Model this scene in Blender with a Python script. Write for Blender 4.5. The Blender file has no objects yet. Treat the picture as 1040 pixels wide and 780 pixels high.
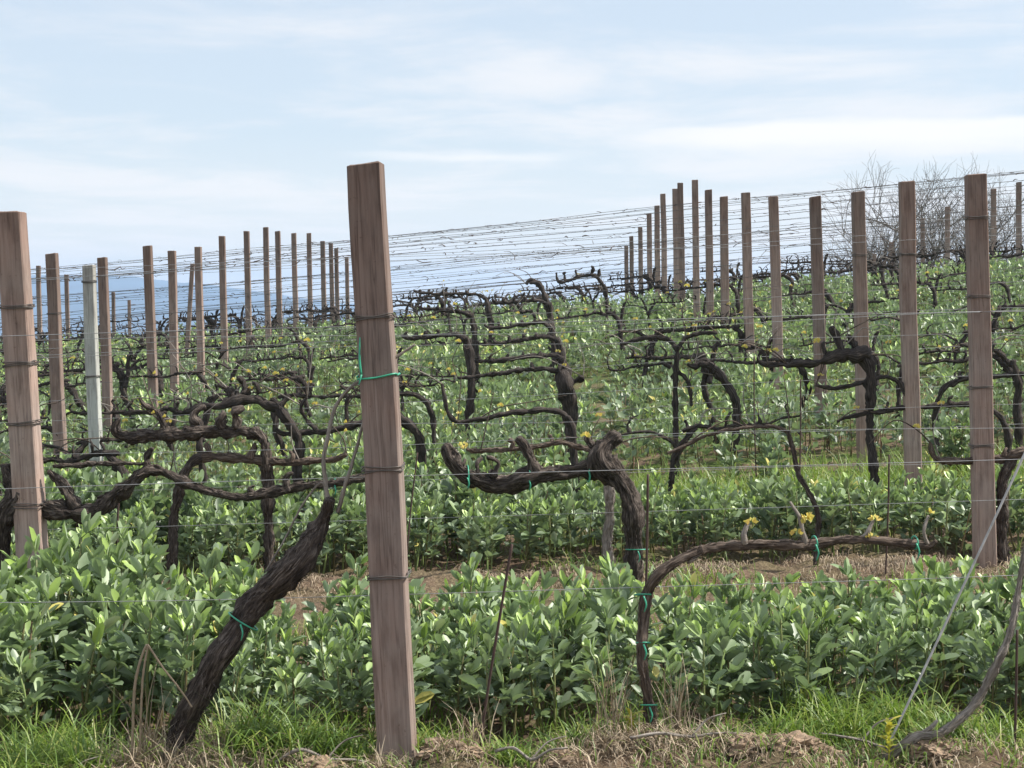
import bpy, math, random
import numpy as np
from mathutils import Vector, Matrix

rng = np.random.default_rng(11)
random.seed(11)
sc = bpy.context.scene
COL = sc.collection
D = 5.7            # metres per unit of Z (distance of the nearest post)
F = 1807.0         # focal length in photo pixels (1040 wide)
EYE = 1.5
TH = math.atan(90.0 / F)
CT, ST = math.cos(TH), math.sin(TH)


def P(px, py, Z):
    """a point of the place seen at photo pixel (px,py), Z*D metres ahead"""
    u = (px - 520.0) / F
    v = (390.0 - py) / F
    fwd = CT + ST * v
    up = -ST + CT * v
    k = Z * D / fwd
    return Vector((u * k, Z * D, EYE + up * k))


# ------------------------------------------------------------------ terrain
_gz = np.array([-6, 0, 1, 1.4, 1.75, 2, 2.5, 3, 3.5, 4, 4.5, 5, 5.5, 6, 6.5, 7, 7.5, 8, 9, 10, 12, 16, 24, 40, 90, 200, 3000.])
_gv = np.array([-1.65, -1.54, -1.51, -1.57, -1.655, -1.62, -1.49, -1.40, -1.24, -1.06, -.86, -.71, -.66, -.70, -.80, -.94, -1.10, -1.3, -1.8, -2.5, -4.2, -9, -22, -50, -85, -95, -95.])
_dz = np.concatenate([np.linspace(-6, 14, 801), np.geomspace(14.1, 3000, 300)])
_dv = np.interp(_dz, _gz, _gv)
_k = np.ones(19) / 19
_dv2 = np.convolve(np.pad(_dv, 9, mode='edge'), _k, mode='valid')
_dv = np.where(_dz < 13.5, _dv2, _dv)
_sz = np.array([-6, 1, 1.75, 2.5, 3.5, 4.4, 5.2, 6.2, 7, 8, 12, 20, 40, 3000.])
_sv = np.array([.03, .03, .03, .072, .09, .112, .10, .075, .06, .05, .05, .05, 0, 0.])


def hash2(ix, iy, s):
    h = (ix.astype(np.int64) * 374761393 + iy.astype(np.int64) * 668265263 + s * 974634777) & 0xFFFFFFFF
    h = ((h ^ (h >> 13)) * 1274126177) & 0xFFFFFFFF
    h = h ^ (h >> 16)
    return (h & 0xFFFF) / 65535.0


def vnoise(x, y, s=0):
    ix, iy = np.floor(x), np.floor(y)
    fx, fy = x - ix, y - iy
    fx = fx * fx * (3 - 2 * fx)
    fy = fy * fy * (3 - 2 * fy)
    a, b = hash2(ix, iy, s), hash2(ix + 1, iy, s)
    c, d = hash2(ix, iy + 1, s), hash2(ix + 1, iy + 1, s)
    return (a * (1 - fx) + b * fx) * (1 - fy) + (c * (1 - fx) + d * fx) * fy


ROWS = [(1.0, 1.0), (1.37, 1.37), (1.75, 1.75), (2.06, 2.06), (2.375, 2.375), (2.70, 2.75), (3.14, 3.10), (3.5, 3.49),
        (3.87, 3.75), (4.18, 4.06), (4.5, 4.39), (4.86, 4.77), (5.10, 5.15), (5.44, 5.42), (5.72, 5.81), (6.02, 6.23),
        (6.4, 6.69), (6.9, 7.05), (7.25, 7.6), (7.6, 7.96)]
XR, XL = 2.64, -4.07
NROW = len(ROWS)


def row_y(k, x):
    zr, zl = ROWS[k]
    t = (x - XL) / (XR - XL)
    return D * (zl + (zr - zl) * t)


def gsmooth(x, y):
    x = np.asarray(x, float)
    y = np.asarray(y, float)
    z = y / D
    xs = 22 * np.tanh(x / 22)
    return EYE + np.interp(z, _dz, _dv) + np.interp(z, _sz, _sv) * xs


# mounds of earth: (x, y, radius, height)
_m = []
for (px, Z, r, h) in [(455, .985, .13, .07), (795, .975, .22, .08), (665, .99, .20, .07), (165, .99, .25, .03), (990, .99, .22, .05),
                      (570, .965, .2, .04), (300, .975, .25, .04)]:
    _m.append(((px - 520) * Z * D / F, Z * D, r, h))


def ground(x, y):
    x = np.asarray(x, float)
    y = np.asarray(y, float)
    g = gsmooth(x, y)
    near = np.clip((16 - y) / 6, 0, 1)
    n = (vnoise(x * 2.3, y * 2.3, 1) - .5) * .06 + (vnoise(x * 7, y * 7, 2) - .5) * .045 + (vnoise(x * 19, y * 19, 3) - .5) * .03
    g = g + n * near
    for k in range(1, 5):
        d = np.abs(y - row_y(k, x))
        g = g + .025 * np.exp(-(d / .28) ** 2)
    d = np.abs(y - row_y(2, x) + .05)
    g = g + .05 * np.exp(-(d / .22) ** 2) * vnoise(x * 3.1, y * 3.1, 5) * 1.3
    for (mx, my, r, h) in _m:
        g = g + h * np.exp(-((x - mx) ** 2 + (y - my) ** 2) / (r * r)) * (.6 + .8 * vnoise(x * 9, y * 9, 8))
    return g


def gz(x, y):
    return float(ground(np.array([x]), np.array([y]))[0])


def gzs(x, y):
    return float(gsmooth(np.array([x]), np.array([y]))[0])


# ------------------------------------------------------------------ mesh builder
class MB:
    def __init__(self):
        self.v, self.q, self.t, self.qm, self.tm, self.a, self.b = [], [], [], [], [], [], []
        self.n = 0

    def add(self, v, q=None, t=None, m=0, tint=.5, bark=None):
        v = np.asarray(v, float).reshape(-1, 3)
        n = len(v)
        self.v.append(v)
        self.a.append(np.full(n, tint, float) if np.isscalar(tint) else np.asarray(tint, float))
        self.b.append(np.zeros((n, 3)) if bark is None else bark)
        if q is not None and len(q):
            q = np.asarray(q, int).reshape(-1, 4)
            self.q.append(q + self.n)
            self.qm.append(np.full(len(q), m, int) if np.isscalar(m) else m)
        if t is not None and len(t):
            t = np.asarray(t, int).reshape(-1, 3)
            self.t.append(t + self.n)
            self.tm.append(np.full(len(t), m, int) if np.isscalar(m) else m)
        self.n += n

    def arrays(self):
        v = np.concatenate(self.v)
        q = np.concatenate(self.q) if self.q else np.zeros((0, 4), int)
        t = np.concatenate(self.t) if self.t else np.zeros((0, 3), int)
        qm = np.concatenate(self.qm) if self.qm else np.zeros(0, int)
        tm = np.concatenate(self.tm) if self.tm else np.zeros(0, int)
        return v, q, t, qm, tm, np.concatenate(self.a), np.concatenate(self.b)

    def mesh(self, name, mats, smooth=True):
        v, q, t, qm, tm, a, b = self.arrays()
        me = bpy.data.meshes.new(name)
        me.vertices.add(len(v))
        me.vertices.foreach_set('co', v.astype(np.float32).ravel())
        nl = len(q) * 4 + len(t) * 3
        me.loops.add(nl)
        me.loops.foreach_set('vertex_index', np.concatenate([q.ravel(), t.ravel()]).astype(np.int32))
        me.polygons.add(len(q) + len(t))
        st = np.concatenate([np.arange(len(q)) * 4, len(q) * 4 + np.arange(len(t)) * 3]).astype(np.int32)
        me.polygons.foreach_set('loop_start', st)
        me.polygons.foreach_set('material_index', np.concatenate([qm, tm]).astype(np.int32))
        me.polygons.foreach_set('use_smooth', np.full(len(q) + len(t), smooth))
        at = me.attributes.new('tint', 'FLOAT', 'POINT')
        at.data.foreach_set('value', a.astype(np.float32))
        if any(np.any(x) for x in self.b):
            ab = me.attributes.new('bark', 'FLOAT_VECTOR', 'POINT')
            ab.data.foreach_set('vector', b.astype(np.float32).ravel())
        for m in (mats if isinstance(mats, (list, tuple)) else [mats]):
            me.materials.append(m)
        me.update(calc_edges=True)
        me.validate()
        return me


def link(name, me, parent=None, loc=None):
    o = bpy.data.objects.new(name, me)
    COL.objects.link(o)
    if parent is not None:
        o.parent = parent
    if loc is not None:
        o.location = loc
    return o


def tag(o, label=None, cat=None, group=None, kind=None):
    if label:
        assert 4 <= len(label.split()) <= 16, label
        o['label'] = label
    if cat:
        o['category'] = cat
    if group:
        o['group'] = group
    if kind:
        o['kind'] = kind
    return o


def resample(pts, rad, step):
    pts = np.asarray(pts, float)
    rad = np.asarray(rad, float)
    n = len(pts)
    if n == 2:
        L = np.linalg.norm(pts[1] - pts[0])
        m = max(2, int(L / step) + 1)
        t = np.linspace(0, 1, m)[:, None]
        return pts[0] * (1 - t) + pts[1] * t, rad[0] + (rad[1] - rad[0]) * t[:, 0]
    op, orr = [], []
    for i in range(n - 1):
        p0 = pts[max(i - 1, 0)]
        p1, p2 = pts[i], pts[i + 1]
        p3 = pts[min(i + 2, n - 1)]
        L = np.linalg.norm(p2 - p1)
        m = max(2, int(L / step) + 1)
        for j in range(m):
            t = j / m
            op.append(.5 * ((2 * p1) + (-p0 + p2) * t + (2 * p0 - 5 * p1 + 4 * p2 - p3) * t * t + (-p0 + 3 * p1 - 3 * p2 + p3) * t ** 3))
            orr.append(rad[i] + (rad[i + 1] - rad[i]) * t)
    op.append(pts[-1])
    orr.append(rad[-1])
    return np.array(op), np.array(orr)


def tube(mb, pts, rad, sides=8, step=None, rough=0.0, wob=0.0, tint=.5, m=0, tipped=True, shreds=0):
    """a rough tapering limb along pts; ridges run along it and twist, lumps swell it"""
    rad = np.atleast_1d(np.asarray(rad, float))
    if len(rad) == 1:
        rad = np.full(len(pts), rad[0])
    if step is None:
        step = max(.004, float(np.mean(rad)) * 1.1)
    p, r = resample(pts, rad, step)
    n = len(p)
    s = rng.uniform(0, 100)
    if wob:
        L = np.cumsum(np.r_[0, np.linalg.norm(np.diff(p, axis=0), axis=1)])
        env = np.clip(np.minimum(L, L[-1] - L) / (3 * np.mean(r) + 1e-6), 0, 1)
        for ax, w in ((0, .6), (1, 1), (2, .8)):
            f = 1 / (5 * np.mean(r) + .01)
            p[:, ax] += (vnoise(L * f + s + ax * 37, np.zeros(n), 7) - .5) * 2 * wob * np.mean(r) * w * env
            p[:, ax] += (vnoise(L * f * .35 + s + ax * 91, np.zeros(n), 9) - .5) * 3 * wob * np.mean(r) * w * env
    tan = np.gradient(p, axis=0)
    tan /= np.linalg.norm(tan, axis=1)[:, None] + 1e-9
    up = np.array([0., 1., 0.]) if abs(tan[0][1]) < .8 else np.array([1., 0., 0.])
    u = np.zeros((n, 3))
    prev = up
    for i in range(n):
        x = prev - tan[i] * np.dot(prev, tan[i])
        x /= np.linalg.norm(x) + 1e-9
        u[i] = x
        prev = x
    w = np.cross(tan, u)
    L = np.cumsum(np.r_[0, np.linalg.norm(np.diff(p, axis=0), axis=1)])
    th = np.linspace(0, 2 * np.pi, sides, endpoint=False)
    rr = np.repeat(r[:, None], sides, 1)
    if rough:
        mr = np.mean(r)
        A = th[None, :] + (L[:, None] / (mr + 1e-6)) * .16
        k1 = vnoise((np.cos(A) + 1) * 2.6 + s, (np.sin(A) + 1) * 2.6 + L[:, None] / mr * .22, 21) - .5
        k2 = vnoise((np.cos(A) + 1) * 5.5 + s, (np.sin(A) + 1) * 5.5 + L[:, None] / mr * .3, 22) - .5
        k3 = vnoise(L / mr * .45 + s, L * 0, 23)[:, None] - .5
        k4 = vnoise((np.cos(th)[None, :] + 1) * 2.2 + s, (np.sin(th)[None, :] + 1) * 2.2 + L[:, None] / mr * 1.1, 24) - .5
        k4 = np.maximum(k4, -.15)
        k5 = np.abs(vnoise((np.cos(A) + 1) * 8 + s, (np.sin(A) + 1) * 8 + L[:, None] / mr * .5, 25) - .5)
        rr = rr * (1 + rough * (k1 * .9 + k2 * .8 + k3 * .9 + k4 * 1.0 - k5 * .7 + .1))
    ring = p[:, None, :] + rr[:, :, None] * (np.cos(th)[None, :, None] * u[:, None, :] + np.sin(th)[None, :, None] * w[:, None, :])
    v = ring.reshape(-1, 3)
    bark = np.stack([np.cos(th)[None, :] * r[:, None], np.sin(th)[None, :] * r[:, None], np.repeat((L * .11 + s)[:, None], sides, 1)], -1).reshape(-1, 3)
    i = np.arange(n - 1)[:, None]
    j = np.arange(sides)[None, :]
    j2 = (j + 1) % sides
    q = np.stack([i * sides + j, i * sides + j2, (i + 1) * sides + j2, (i + 1) * sides + j], -1).reshape(-1, 4)
    t = []
    ext = .5 if tipped else .15
    v = np.vstack([v, p[0] - tan[0] * r[0] * ext, p[-1] + tan[-1] * r[-1] * ext])
    bark = np.vstack([bark, [0, 0, s], [0, 0, L[-1] * .16 + s]])
    a, b = n * sides, n * sides + 1
    jj = np.arange(sides)
    t = np.concatenate([np.stack([np.full(sides, a), (jj + 1) % sides, jj], -1),
                        np.stack([np.full(sides, b), (n - 1) * sides + jj, (n - 1) * sides + (jj + 1) % sides], -1)])
    mb.add(v, q, t, m=m, tint=tint, bark=bark)
    if shreds and n > 8:
        dl = L[-1] / (n - 1)
        for _ in range(int(shreds * L[-1])):
            k = int(min(n - 2, rng.uniform(.03, .10) / dl))
            if k < 3:
                continue
            i0 = rng.integers(0, n - k)
            a0 = rng.uniform(0, 6.283)
            wd_ = rng.uniform(.0025, .006)
            sk = rng.uniform(-.5, .5)
            l1, l2 = rng.uniform(0, .012, 2) * (1 if rng.uniform() < .7 else 2.2)
            sv, sb = [], []
            ii = np.linspace(i0, i0 + k, 6).astype(int)
            for c_, i_ in enumerate(ii):
                f = c_ / 5
                aa = a0 + sk * f
                jr = int((aa % 6.283) / 6.283 * sides) % sides
                lift = .0022 + l1 * max(0, 1 - 3 * f) ** 2 + l2 * max(0, 3 * f - 2) ** 2
                rad_ = rr[i_, jr] + lift
                nrm = math.cos(aa) * u[i_] + math.sin(aa) * w[i_]
                tg = -math.sin(aa) * u[i_] + math.cos(aa) * w[i_]
                ww = wd_ * (.35 + 1.3 * f * (1 - f) * 2)
                sv += [p[i_] + nrm * rad_ - tg * ww / 2, p[i_] + nrm * rad_ + tg * ww / 2]
                sb += [[math.cos(aa) * .03 + _ * .01, math.sin(aa) * .03, s + f * .02], [math.cos(aa) * .03 + wd_ + _ * .01, math.sin(aa) * .03, s + f * .02]]
            mb.add(np.array(sv), [[2 * c_, 2 * c_ + 1, 2 * c_ + 3, 2 * c_ + 2] for c_ in range(5)], m=m, bark=np.array(sb))


# ------------------------------------------------------------------ materials
def newmat(name):
    m = bpy.data.materials.new(name)
    m.use_nodes = True
    nt = m.node_tree
    for n in list(nt.nodes):
        nt.nodes.remove(n)
    out = nt.nodes.new('ShaderNodeOutputMaterial')
    b = nt.nodes.new('ShaderNodeBsdfPrincipled')
    nt.links.new(b.outputs[0], out.inputs[0])
    return m, nt, b, out


def ramp(nt, stops, fac=None):
    r = nt.nodes.new('ShaderNodeValToRGB')
    e = r.color_ramp.elements
    while len(e) < len(stops):
        e.new(.5)
    for i, (p, c) in enumerate(stops):
        e[i].position = p
        e[i].color = (*c, 1) if len(c) == 3 else c
    if fac is not None:
        nt.links.new(fac, r.inputs[0])
    return r


def noise(nt, vec, scale, detail=4, rough=.55):
    n = nt.nodes.new('ShaderNodeTexNoise')
    n.inputs['Scale'].default_value = scale
    n.inputs['Detail'].default_value = detail
    n.inputs['Roughness'].default_value = rough
    if vec is not None:
        nt.links.new(vec, n.inputs['Vector'])
    return n


def attr(nt, name):
    a = nt.nodes.new('ShaderNodeAttribute')
    a.attribute_name = name
    return a


def mixc(nt, a, b, fac, mode='MIX'):
    m = nt.nodes.new('ShaderNodeMix')
    m.data_type = 'RGBA'
    m.blend_type = mode
    for i, s in ((0, fac), (6, a), (7, b)):
        if hasattr(s, 'is_output') or isinstance(s, bpy.types.NodeSocket):
            nt.links.new(s, m.inputs[i])
        else:
            m.inputs[i].default_value = s if i == 0 else ((*s, 1) if len(s) == 3 else s)
    return m.outputs[2]


def bump(nt, bsdf, h, strength, dist):
    b = nt.nodes.new('ShaderNodeBump')
    b.inputs['Strength'].default_value = strength
    b.inputs['Distance'].default_value = dist
    nt.links.new(h, b.inputs['Height'])
    nt.links.new(b.outputs[0], bsdf.inputs['Normal'])


def leaf_mat(name, stops, rough=.42, trans=.35, tcol=(.16, .26, .03), back=None, spec=.5):
    m, nt, b, out = newmat(name)
    a = attr(nt, 'tint')
    r = ramp(nt, stops, a.outputs['Fac'])
    col = r.outputs[0]
    if back is not None:
        g = nt.nodes.new('ShaderNodeNewGeometry')
        col = mixc(nt, col, mixc(nt, col, back, .75), g.outputs['Backfacing'])
    nt.links.new(col, b.inputs['Base Color'])
    b.inputs['Roughness'].default_value = rough
    b.inputs['IOR'].default_value = 1.45
    b.inputs['Specular IOR Level'].default_value = spec
    t = nt.nodes.new('ShaderNodeBsdfTranslucent')
    nt.links.new(mixc(nt, col, tcol, .6), t.inputs['Color'])
    mx = nt.nodes.new('ShaderNodeMixShader')
    mx.inputs[0].default_value = trans
    nt.links.new(b.outputs[0], mx.inputs[1])
    nt.links.new(t.outputs[0], mx.inputs[2])
    nt.links.new(mx.outputs[0], out.inputs[0])
    return m


M = {}
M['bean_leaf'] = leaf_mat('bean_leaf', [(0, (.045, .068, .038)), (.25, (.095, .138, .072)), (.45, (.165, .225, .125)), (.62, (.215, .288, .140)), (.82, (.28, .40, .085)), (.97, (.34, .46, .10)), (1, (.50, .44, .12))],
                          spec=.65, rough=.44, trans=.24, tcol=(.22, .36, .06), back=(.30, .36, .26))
M['bean_stem'] = leaf_mat('bean_stem', [(0, (.12, .07, .04)), (.4, (.15, .15, .06)), (1, (.20, .28, .09))], rough=.5, trans=.1)
M['grass'] = leaf_mat('grass_blade', [(0, (.05, .10, .02)), (.5, (.11, .19, .035)), (.8, (.20, .28, .05)), (1, (.34, .33, .10))], rough=.45, trans=.35, tcol=(.2, .32, .04))
M['straw'] = leaf_mat('straw', [(0, (.12, .085, .055)), (.5, (.28, .215, .145)), (1, (.46, .38, .27))], rough=.7, trans=.12, tcol=(.4, .32, .2))
M['bud'] = leaf_mat('young_bud', [(0, (.58, .40, .12)), (.5, (.62, .50, .14)), (1, (.48, .52, .14))], rough=.5, trans=.3, tcol=(.7, .6, .1))
M['yleaf'] = leaf_mat('yellow_leaf', [(0, (.30, .34, .05)), (1, (.52, .46, .07))], rough=.5, trans=.3, tcol=(.6, .55, .05))


def bark_mat(name, dark, mid, light):
    m, nt, b, out = newmat(name)
    a = attr(nt, 'bark')
    mp = nt.nodes.new('ShaderNodeMapping')
    nt.links.new(a.outputs['Vector'], mp.inputs[0])
    n1 = noise(nt, mp.outputs[0], 130, 6, .7)
    n2 = noise(nt, mp.outputs[0], 16, 3, .6)
    r = ramp(nt, [(.36, dark), (.52, mid), (.68, light)], n1.outputs[0])
    c = mixc(nt, r.outputs[0], mixc(nt, r.outputs[0], (.5, .5, .5), 1.0, 'MULTIPLY'), n2.outputs[0])
    nt.links.new(c, b.inputs['Base Color'])
    b.inputs['Roughness'].default_value = .9
    b.inputs['Specular IOR Level'].default_value = .2
    bump(nt, b, n1.outputs[0], 1.0, .010)
    return m


M['bark'] = bark_mat('vine_bark', (.022, .017, .014), (.092, .072, .060), (.27, .225, .19))
M['arm'] = bark_mat('vine_arm_bark', (.045, .033, .026), (.145, .108, .084), (.29, .235, .19))
M['cane'] = bark_mat('vine_cane_bark', (.18, .155, .13), (.33, .29, .25), (.48, .43, .38))
M['farbark'] = bark_mat('old_vine_bark', (.022, .018, .016), (.058, .047, .041), (.14, .118, .10))
M['tree'] = bark_mat('bare_tree_bark', (.10, .088, .08), (.18, .16, .145), (.26, .235, .21))


def wood_mat(name, cols, gray):
    m, nt, b, out = newmat(name)
    tc = nt.nodes.new('ShaderNodeTexCoord')
    oi = nt.nodes.new('ShaderNodeObjectInfo')
    ad = nt.nodes.new('ShaderNodeVectorMath')
    ad.operation = 'ADD'
    sc_ = nt.nodes.new('ShaderNodeVectorMath')
    sc_.operation = 'SCALE'
    sc_.inputs['Scale'].default_value = 37
    cv = nt.nodes.new('ShaderNodeCombineXYZ')
    for i in range(3):
        nt.links.new(oi.outputs['Random'], cv.inputs[i])
    nt.links.new(cv.outputs[0], sc_.inputs[0])
    nt.links.new(tc.outputs['Object'], ad.inputs[0])
    nt.links.new(sc_.outputs[0], ad.inputs[1])
    mp = nt.nodes.new('ShaderNodeMapping')
    mp.inputs['Scale'].default_value = (1, 1, .045)
    nt.links.new(ad.outputs[0], mp.inputs[0])
    n1 = noise(nt, mp.outputs[0], 95, 5, .6)
    n2 = noise(nt, ad.outputs[0], 4.5, 4, .6)
    mp2 = nt.nodes.new('ShaderNodeMapping')
    mp2.inputs['Scale'].default_value = (1, 1, .25)
    nt.links.new(ad.outputs[0], mp2.inputs[0])
    n3 = noise(nt, mp2.outputs[0], 22, 4, .6)
    r = ramp(nt, [(.28, cols[0]), (.5, cols[1]), (.74, cols[2])], n1.outputs[0])
    g = ramp(nt, [(.38, (0, 0, 0)), (.68, (1, 1, 1))], n2.outputs[0])
    c = mixc(nt, r.outputs[0], mixc(nt, r.outputs[0], gray, .55), g.outputs[0])
    k = ramp(nt, [(.3, (.62, .6, .6)), (.5, (1, 1, 1)), (.72, (1.12, 1.1, 1.1))], n3.outputs[0])
    c = mixc(nt, c, k.outputs[0], .8, 'MULTIPLY')
    v = nt.nodes.new('ShaderNodeMath')
    v.operation = 'MULTIPLY_ADD'
    v.inputs[1].default_value = .45
    v.inputs[2].default_value = .78
    nt.links.new(oi.outputs['Random'], v.inputs[0])
    vc = nt.nodes.new('ShaderNodeCombineXYZ')
    for i in range(3):
        nt.links.new(v.outputs[0], vc.inputs[i])
    c = mixc(nt, c, vc.outputs[0], 1.0, 'MULTIPLY')
    # old brown preservative at head; dust, greying and painted ground-bounce light at foot
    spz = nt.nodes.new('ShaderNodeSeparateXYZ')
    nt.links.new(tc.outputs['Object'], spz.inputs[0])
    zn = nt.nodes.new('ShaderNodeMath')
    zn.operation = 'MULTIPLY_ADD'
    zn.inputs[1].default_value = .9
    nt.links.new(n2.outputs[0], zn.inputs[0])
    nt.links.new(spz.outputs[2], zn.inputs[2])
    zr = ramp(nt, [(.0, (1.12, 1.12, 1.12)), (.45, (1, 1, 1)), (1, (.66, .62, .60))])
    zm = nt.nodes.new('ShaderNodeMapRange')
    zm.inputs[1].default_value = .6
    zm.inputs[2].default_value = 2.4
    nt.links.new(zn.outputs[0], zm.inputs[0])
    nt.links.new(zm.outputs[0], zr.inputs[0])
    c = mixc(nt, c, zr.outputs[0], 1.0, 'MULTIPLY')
    mp3 = nt.nodes.new('ShaderNodeMapping')
    mp3.inputs['Scale'].default_value = (1, 1, .03)
    nt.links.new(ad.outputs[0], mp3.inputs[0])
    n5 = noise(nt, mp3.outputs[0], 26, 3, .5)
    ck = ramp(nt, [(.485, (1, 1, 1)), (.5, (.28, .25, .24)), (.515, (1, 1, 1))], n5.outputs[0])
    c = mixc(nt, c, ck.outputs[0], .5, 'MULTIPLY')
    n6 = noise(nt, ad.outputs[0], 60, 3, .6)
    sp_ = ramp(nt, [(.66, (1, 1, 1)), (.72, (.5, .46, .44))], n6.outputs[0])
    c = mixc(nt, c, sp_.outputs[0], .5, 'MULTIPLY')
    nt.links.new(c, b.inputs['Base Color'])
    b.inputs['Roughness'].default_value = .85
    b.inputs['Specular IOR Level'].default_value = .25
    bump(nt, b, n1.outputs[0], .5, .004)
    return m


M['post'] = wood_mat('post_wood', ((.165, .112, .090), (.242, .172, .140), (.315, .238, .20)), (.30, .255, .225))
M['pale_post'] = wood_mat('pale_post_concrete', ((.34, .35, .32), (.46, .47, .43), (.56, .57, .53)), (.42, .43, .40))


def plain(name, col, rough=.5, metal=0.0, var=.25, scale=30):
    m, nt, b, out = newmat(name)
    tc = nt.nodes.new('ShaderNodeTexCoord')
    n = noise(nt, tc.outputs['Object'], scale, 3)
    lo = tuple(c * (1 - var) for c in col)
    hi = tuple(min(1, c * (1 + var)) for c in col)
    r = ramp(nt, [(.3, lo), (.7, hi)], n.outputs[0])
    nt.links.new(r.outputs[0], b.inputs['Base Color'])
    b.inputs['Roughness'].default_value = rough
    b.inputs['Metallic'].default_value = metal
    return m


M['wire'] = plain('galvanised_wire', (.26, .26, .26), .5, .6)
M['oldwire'] = plain('weathered_wire', (.075, .07, .068), .6, .4)
M['loop'] = plain('dark_wire_loop', (.095, .082, .072), .6, .4)
M['rust'] = plain('rusty_rod', (.06, .035, .028), .8, .2)
M['tie'] = plain('green_plastic', (.03, .27, .16), .4)
M['tendril'] = plain('dry_tendril', (.07, .05, .042), .9)
M['cable'] = plain('anchor_cable', (.30, .295, .285), .55, .2)


def soil_mat():
    m, nt, b, out = newmat('soil_ground')
    g = nt.nodes.new('ShaderNodeNewGeometry')
    pos = g.outputs['Position']
    n1 = noise(nt, pos, 2.2, 6, .6)
    n2 = noise(nt, pos, 38, 6, .7)
    n3 = noise(nt, pos, 11, 5, .65)
    n4 = noise(nt, pos, .6, 4, .6)
    r = ramp(nt, [(.3, (.075, .050, .034)), (.5, (.17, .115, .078)), (.7, (.30, .225, .15))], n2.outputs[0])
    gr = ramp(nt, [(.3, (.045, .07, .02)), (.55, (.085, .125, .03)), (.75, (.17, .19, .06))], n2.outputs[0])
    f = ramp(nt, [(.42, (0, 0, 0)), (.60, (1, 1, 1))], n1.outputs[0])
    spy = nt.nodes.new('ShaderNodeSeparateXYZ')
    nt.links.new(pos, spy.inputs[0])
    fy = nt.nodes.new('ShaderNodeMapRange')
    fy.inputs[1].default_value = 10.2
    fy.inputs[2].default_value = 12.5
    fy.inputs[3].default_value = .28
    fy.inputs[4].default_value = 1.0
    nt.links.new(spy.outputs[1], fy.inputs[0])
    fm = nt.nodes.new('ShaderNodeMath')
    fm.operation = 'MULTIPLY'
    nt.links.new(f.outputs[0], fm.inputs[0])
    nt.links.new(fy.outputs[0], fm.inputs[1])
    c = mixc(nt, r.outputs[0], gr.outputs[0], fm.outputs[0])
    # beyond the crest: woods and fields of the valley
    sp = nt.nodes.new('ShaderNodeSeparateXYZ')
    nt.links.new(pos, sp.inputs[0])
    mr = nt.nodes.new('ShaderNodeMapRange')
    mr.inputs[1].default_value = 15
    mr.inputs[2].default_value = 30
    nt.links.new(sp.outputs[1], mr.inputs[0])
    c = mixc(nt, c, mixc(nt, gr.outputs[0], (.07, .10, .03), .6), mr.outputs[0])
    nt.links.new(c, b.inputs['Base Color'])
    b.inputs['Roughness'].default_value = .95
    b.inputs['Specular IOR Level'].default_value = .15
    ad = nt.nodes.new('ShaderNodeMath')
    ad.operation = 'ADD'
    nt.links.new(n2.outputs[0], ad.inputs[0])
    nt.links.new(n3.outputs[0], ad.inputs[1])
    bump(nt, b, ad.outputs[0], 1.0, .04)
    return m


M['soil'] = soil_mat()
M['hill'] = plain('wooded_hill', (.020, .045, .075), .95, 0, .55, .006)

# ------------------------------------------------------------------ ground sheet, hills
ys = np.concatenate([np.linspace(-30, 3.6, 40), np.arange(3.65, 11.6, .045), np.geomspace(11.7, 60, 150), np.geomspace(62, 4350, 60)])
us = np.concatenate([np.linspace(-1, -.36, 26), np.linspace(-.35, .35, 211), np.linspace(.36, 1, 26)])
# fan of columns whose width grows with distance
wd = np.maximum(np.abs(ys) * .95, 6) + 1.5
XX = us[None, :] * wd[:, None]
YY = np.repeat(ys[:, None], len(us), 1)
ZZ = ground(XX, YY)
ny, nx = XX.shape
mb = MB()
i = np.arange(ny - 1)[:, None]
j = np.arange(nx - 1)[None, :]
q = np.stack([i * nx + j, i * nx + j + 1, (i + 1) * nx + j + 1, (i + 1) * nx + j], -1).reshape(-1, 4)
mb.add(np.stack([XX, YY, ZZ], -1), q)
tag(link('ground', mb.mesh('ground', M['soil'])), kind='structure')


def hills(name, Y, prof, depth):
    mb = MB()
    xs = np.linspace(prof[0][0], prof[-1][0], 160)
    yy = np.interp(xs, [p[0] for p in prof], [p[1] for p in prof])
    yy = yy + (vnoise(xs / 23, xs * 0, 31) - .5) * 2.0 + (vnoise(xs / 7, xs * 0, 32) - .5) * .8
    rows = []
    for t, kf in ((0, 0.0), (.25, .35), (.5, .7), (.8, .95), (1, 1.0), (1.3, .8), (2, -.2)):
        r = []
        for x, y in zip(xs, yy):
            top = P(x, y, Y / D)
            yb = Y - depth * (1 - t)
            base = -95.0
            hh = base + (top.z - base) * kf + (0 if kf in (0, 1) else 6 * math.sin(x * .11 + t * 7))
            r.append((top.x * (yb / Y), yb, hh))
        rows.append(r)
    V = np.array(rows)
    a, b = V.shape[:2]
    i = np.arange(a - 1)[:, None]
    j = np.arange(b - 1)[None, :]
    q = np.stack([i * b + j, i * b + j + 1, (i + 1) * b + j + 1, (i + 1) * b + j], -1).reshape(-1, 4)
    mb.add(V, q)
    return tag(link(name, mb.mesh(name, M['hill'])), kind='structure')


hills('distant_hills', 4200, [(-420, 300), (-250, 279), (-60, 283), (20, 281), (90, 279), (150, 283), (230, 292), (300, 301), (360, 309), (440, 324)], 1500)

# ------------------------------------------------------------------ posts
ORD = ['zeroth', 'first', 'second', 'third', 'fourth', 'fifth', 'sixth', 'seventh', 'eighth', 'ninth', 'tenth', 'eleventh', 'twelfth',
       'thirteenth', 'fourteenth', 'fifteenth', 'sixteenth', 'seventeenth', 'eighteenth', 'nineteenth', 'twentieth']


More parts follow.
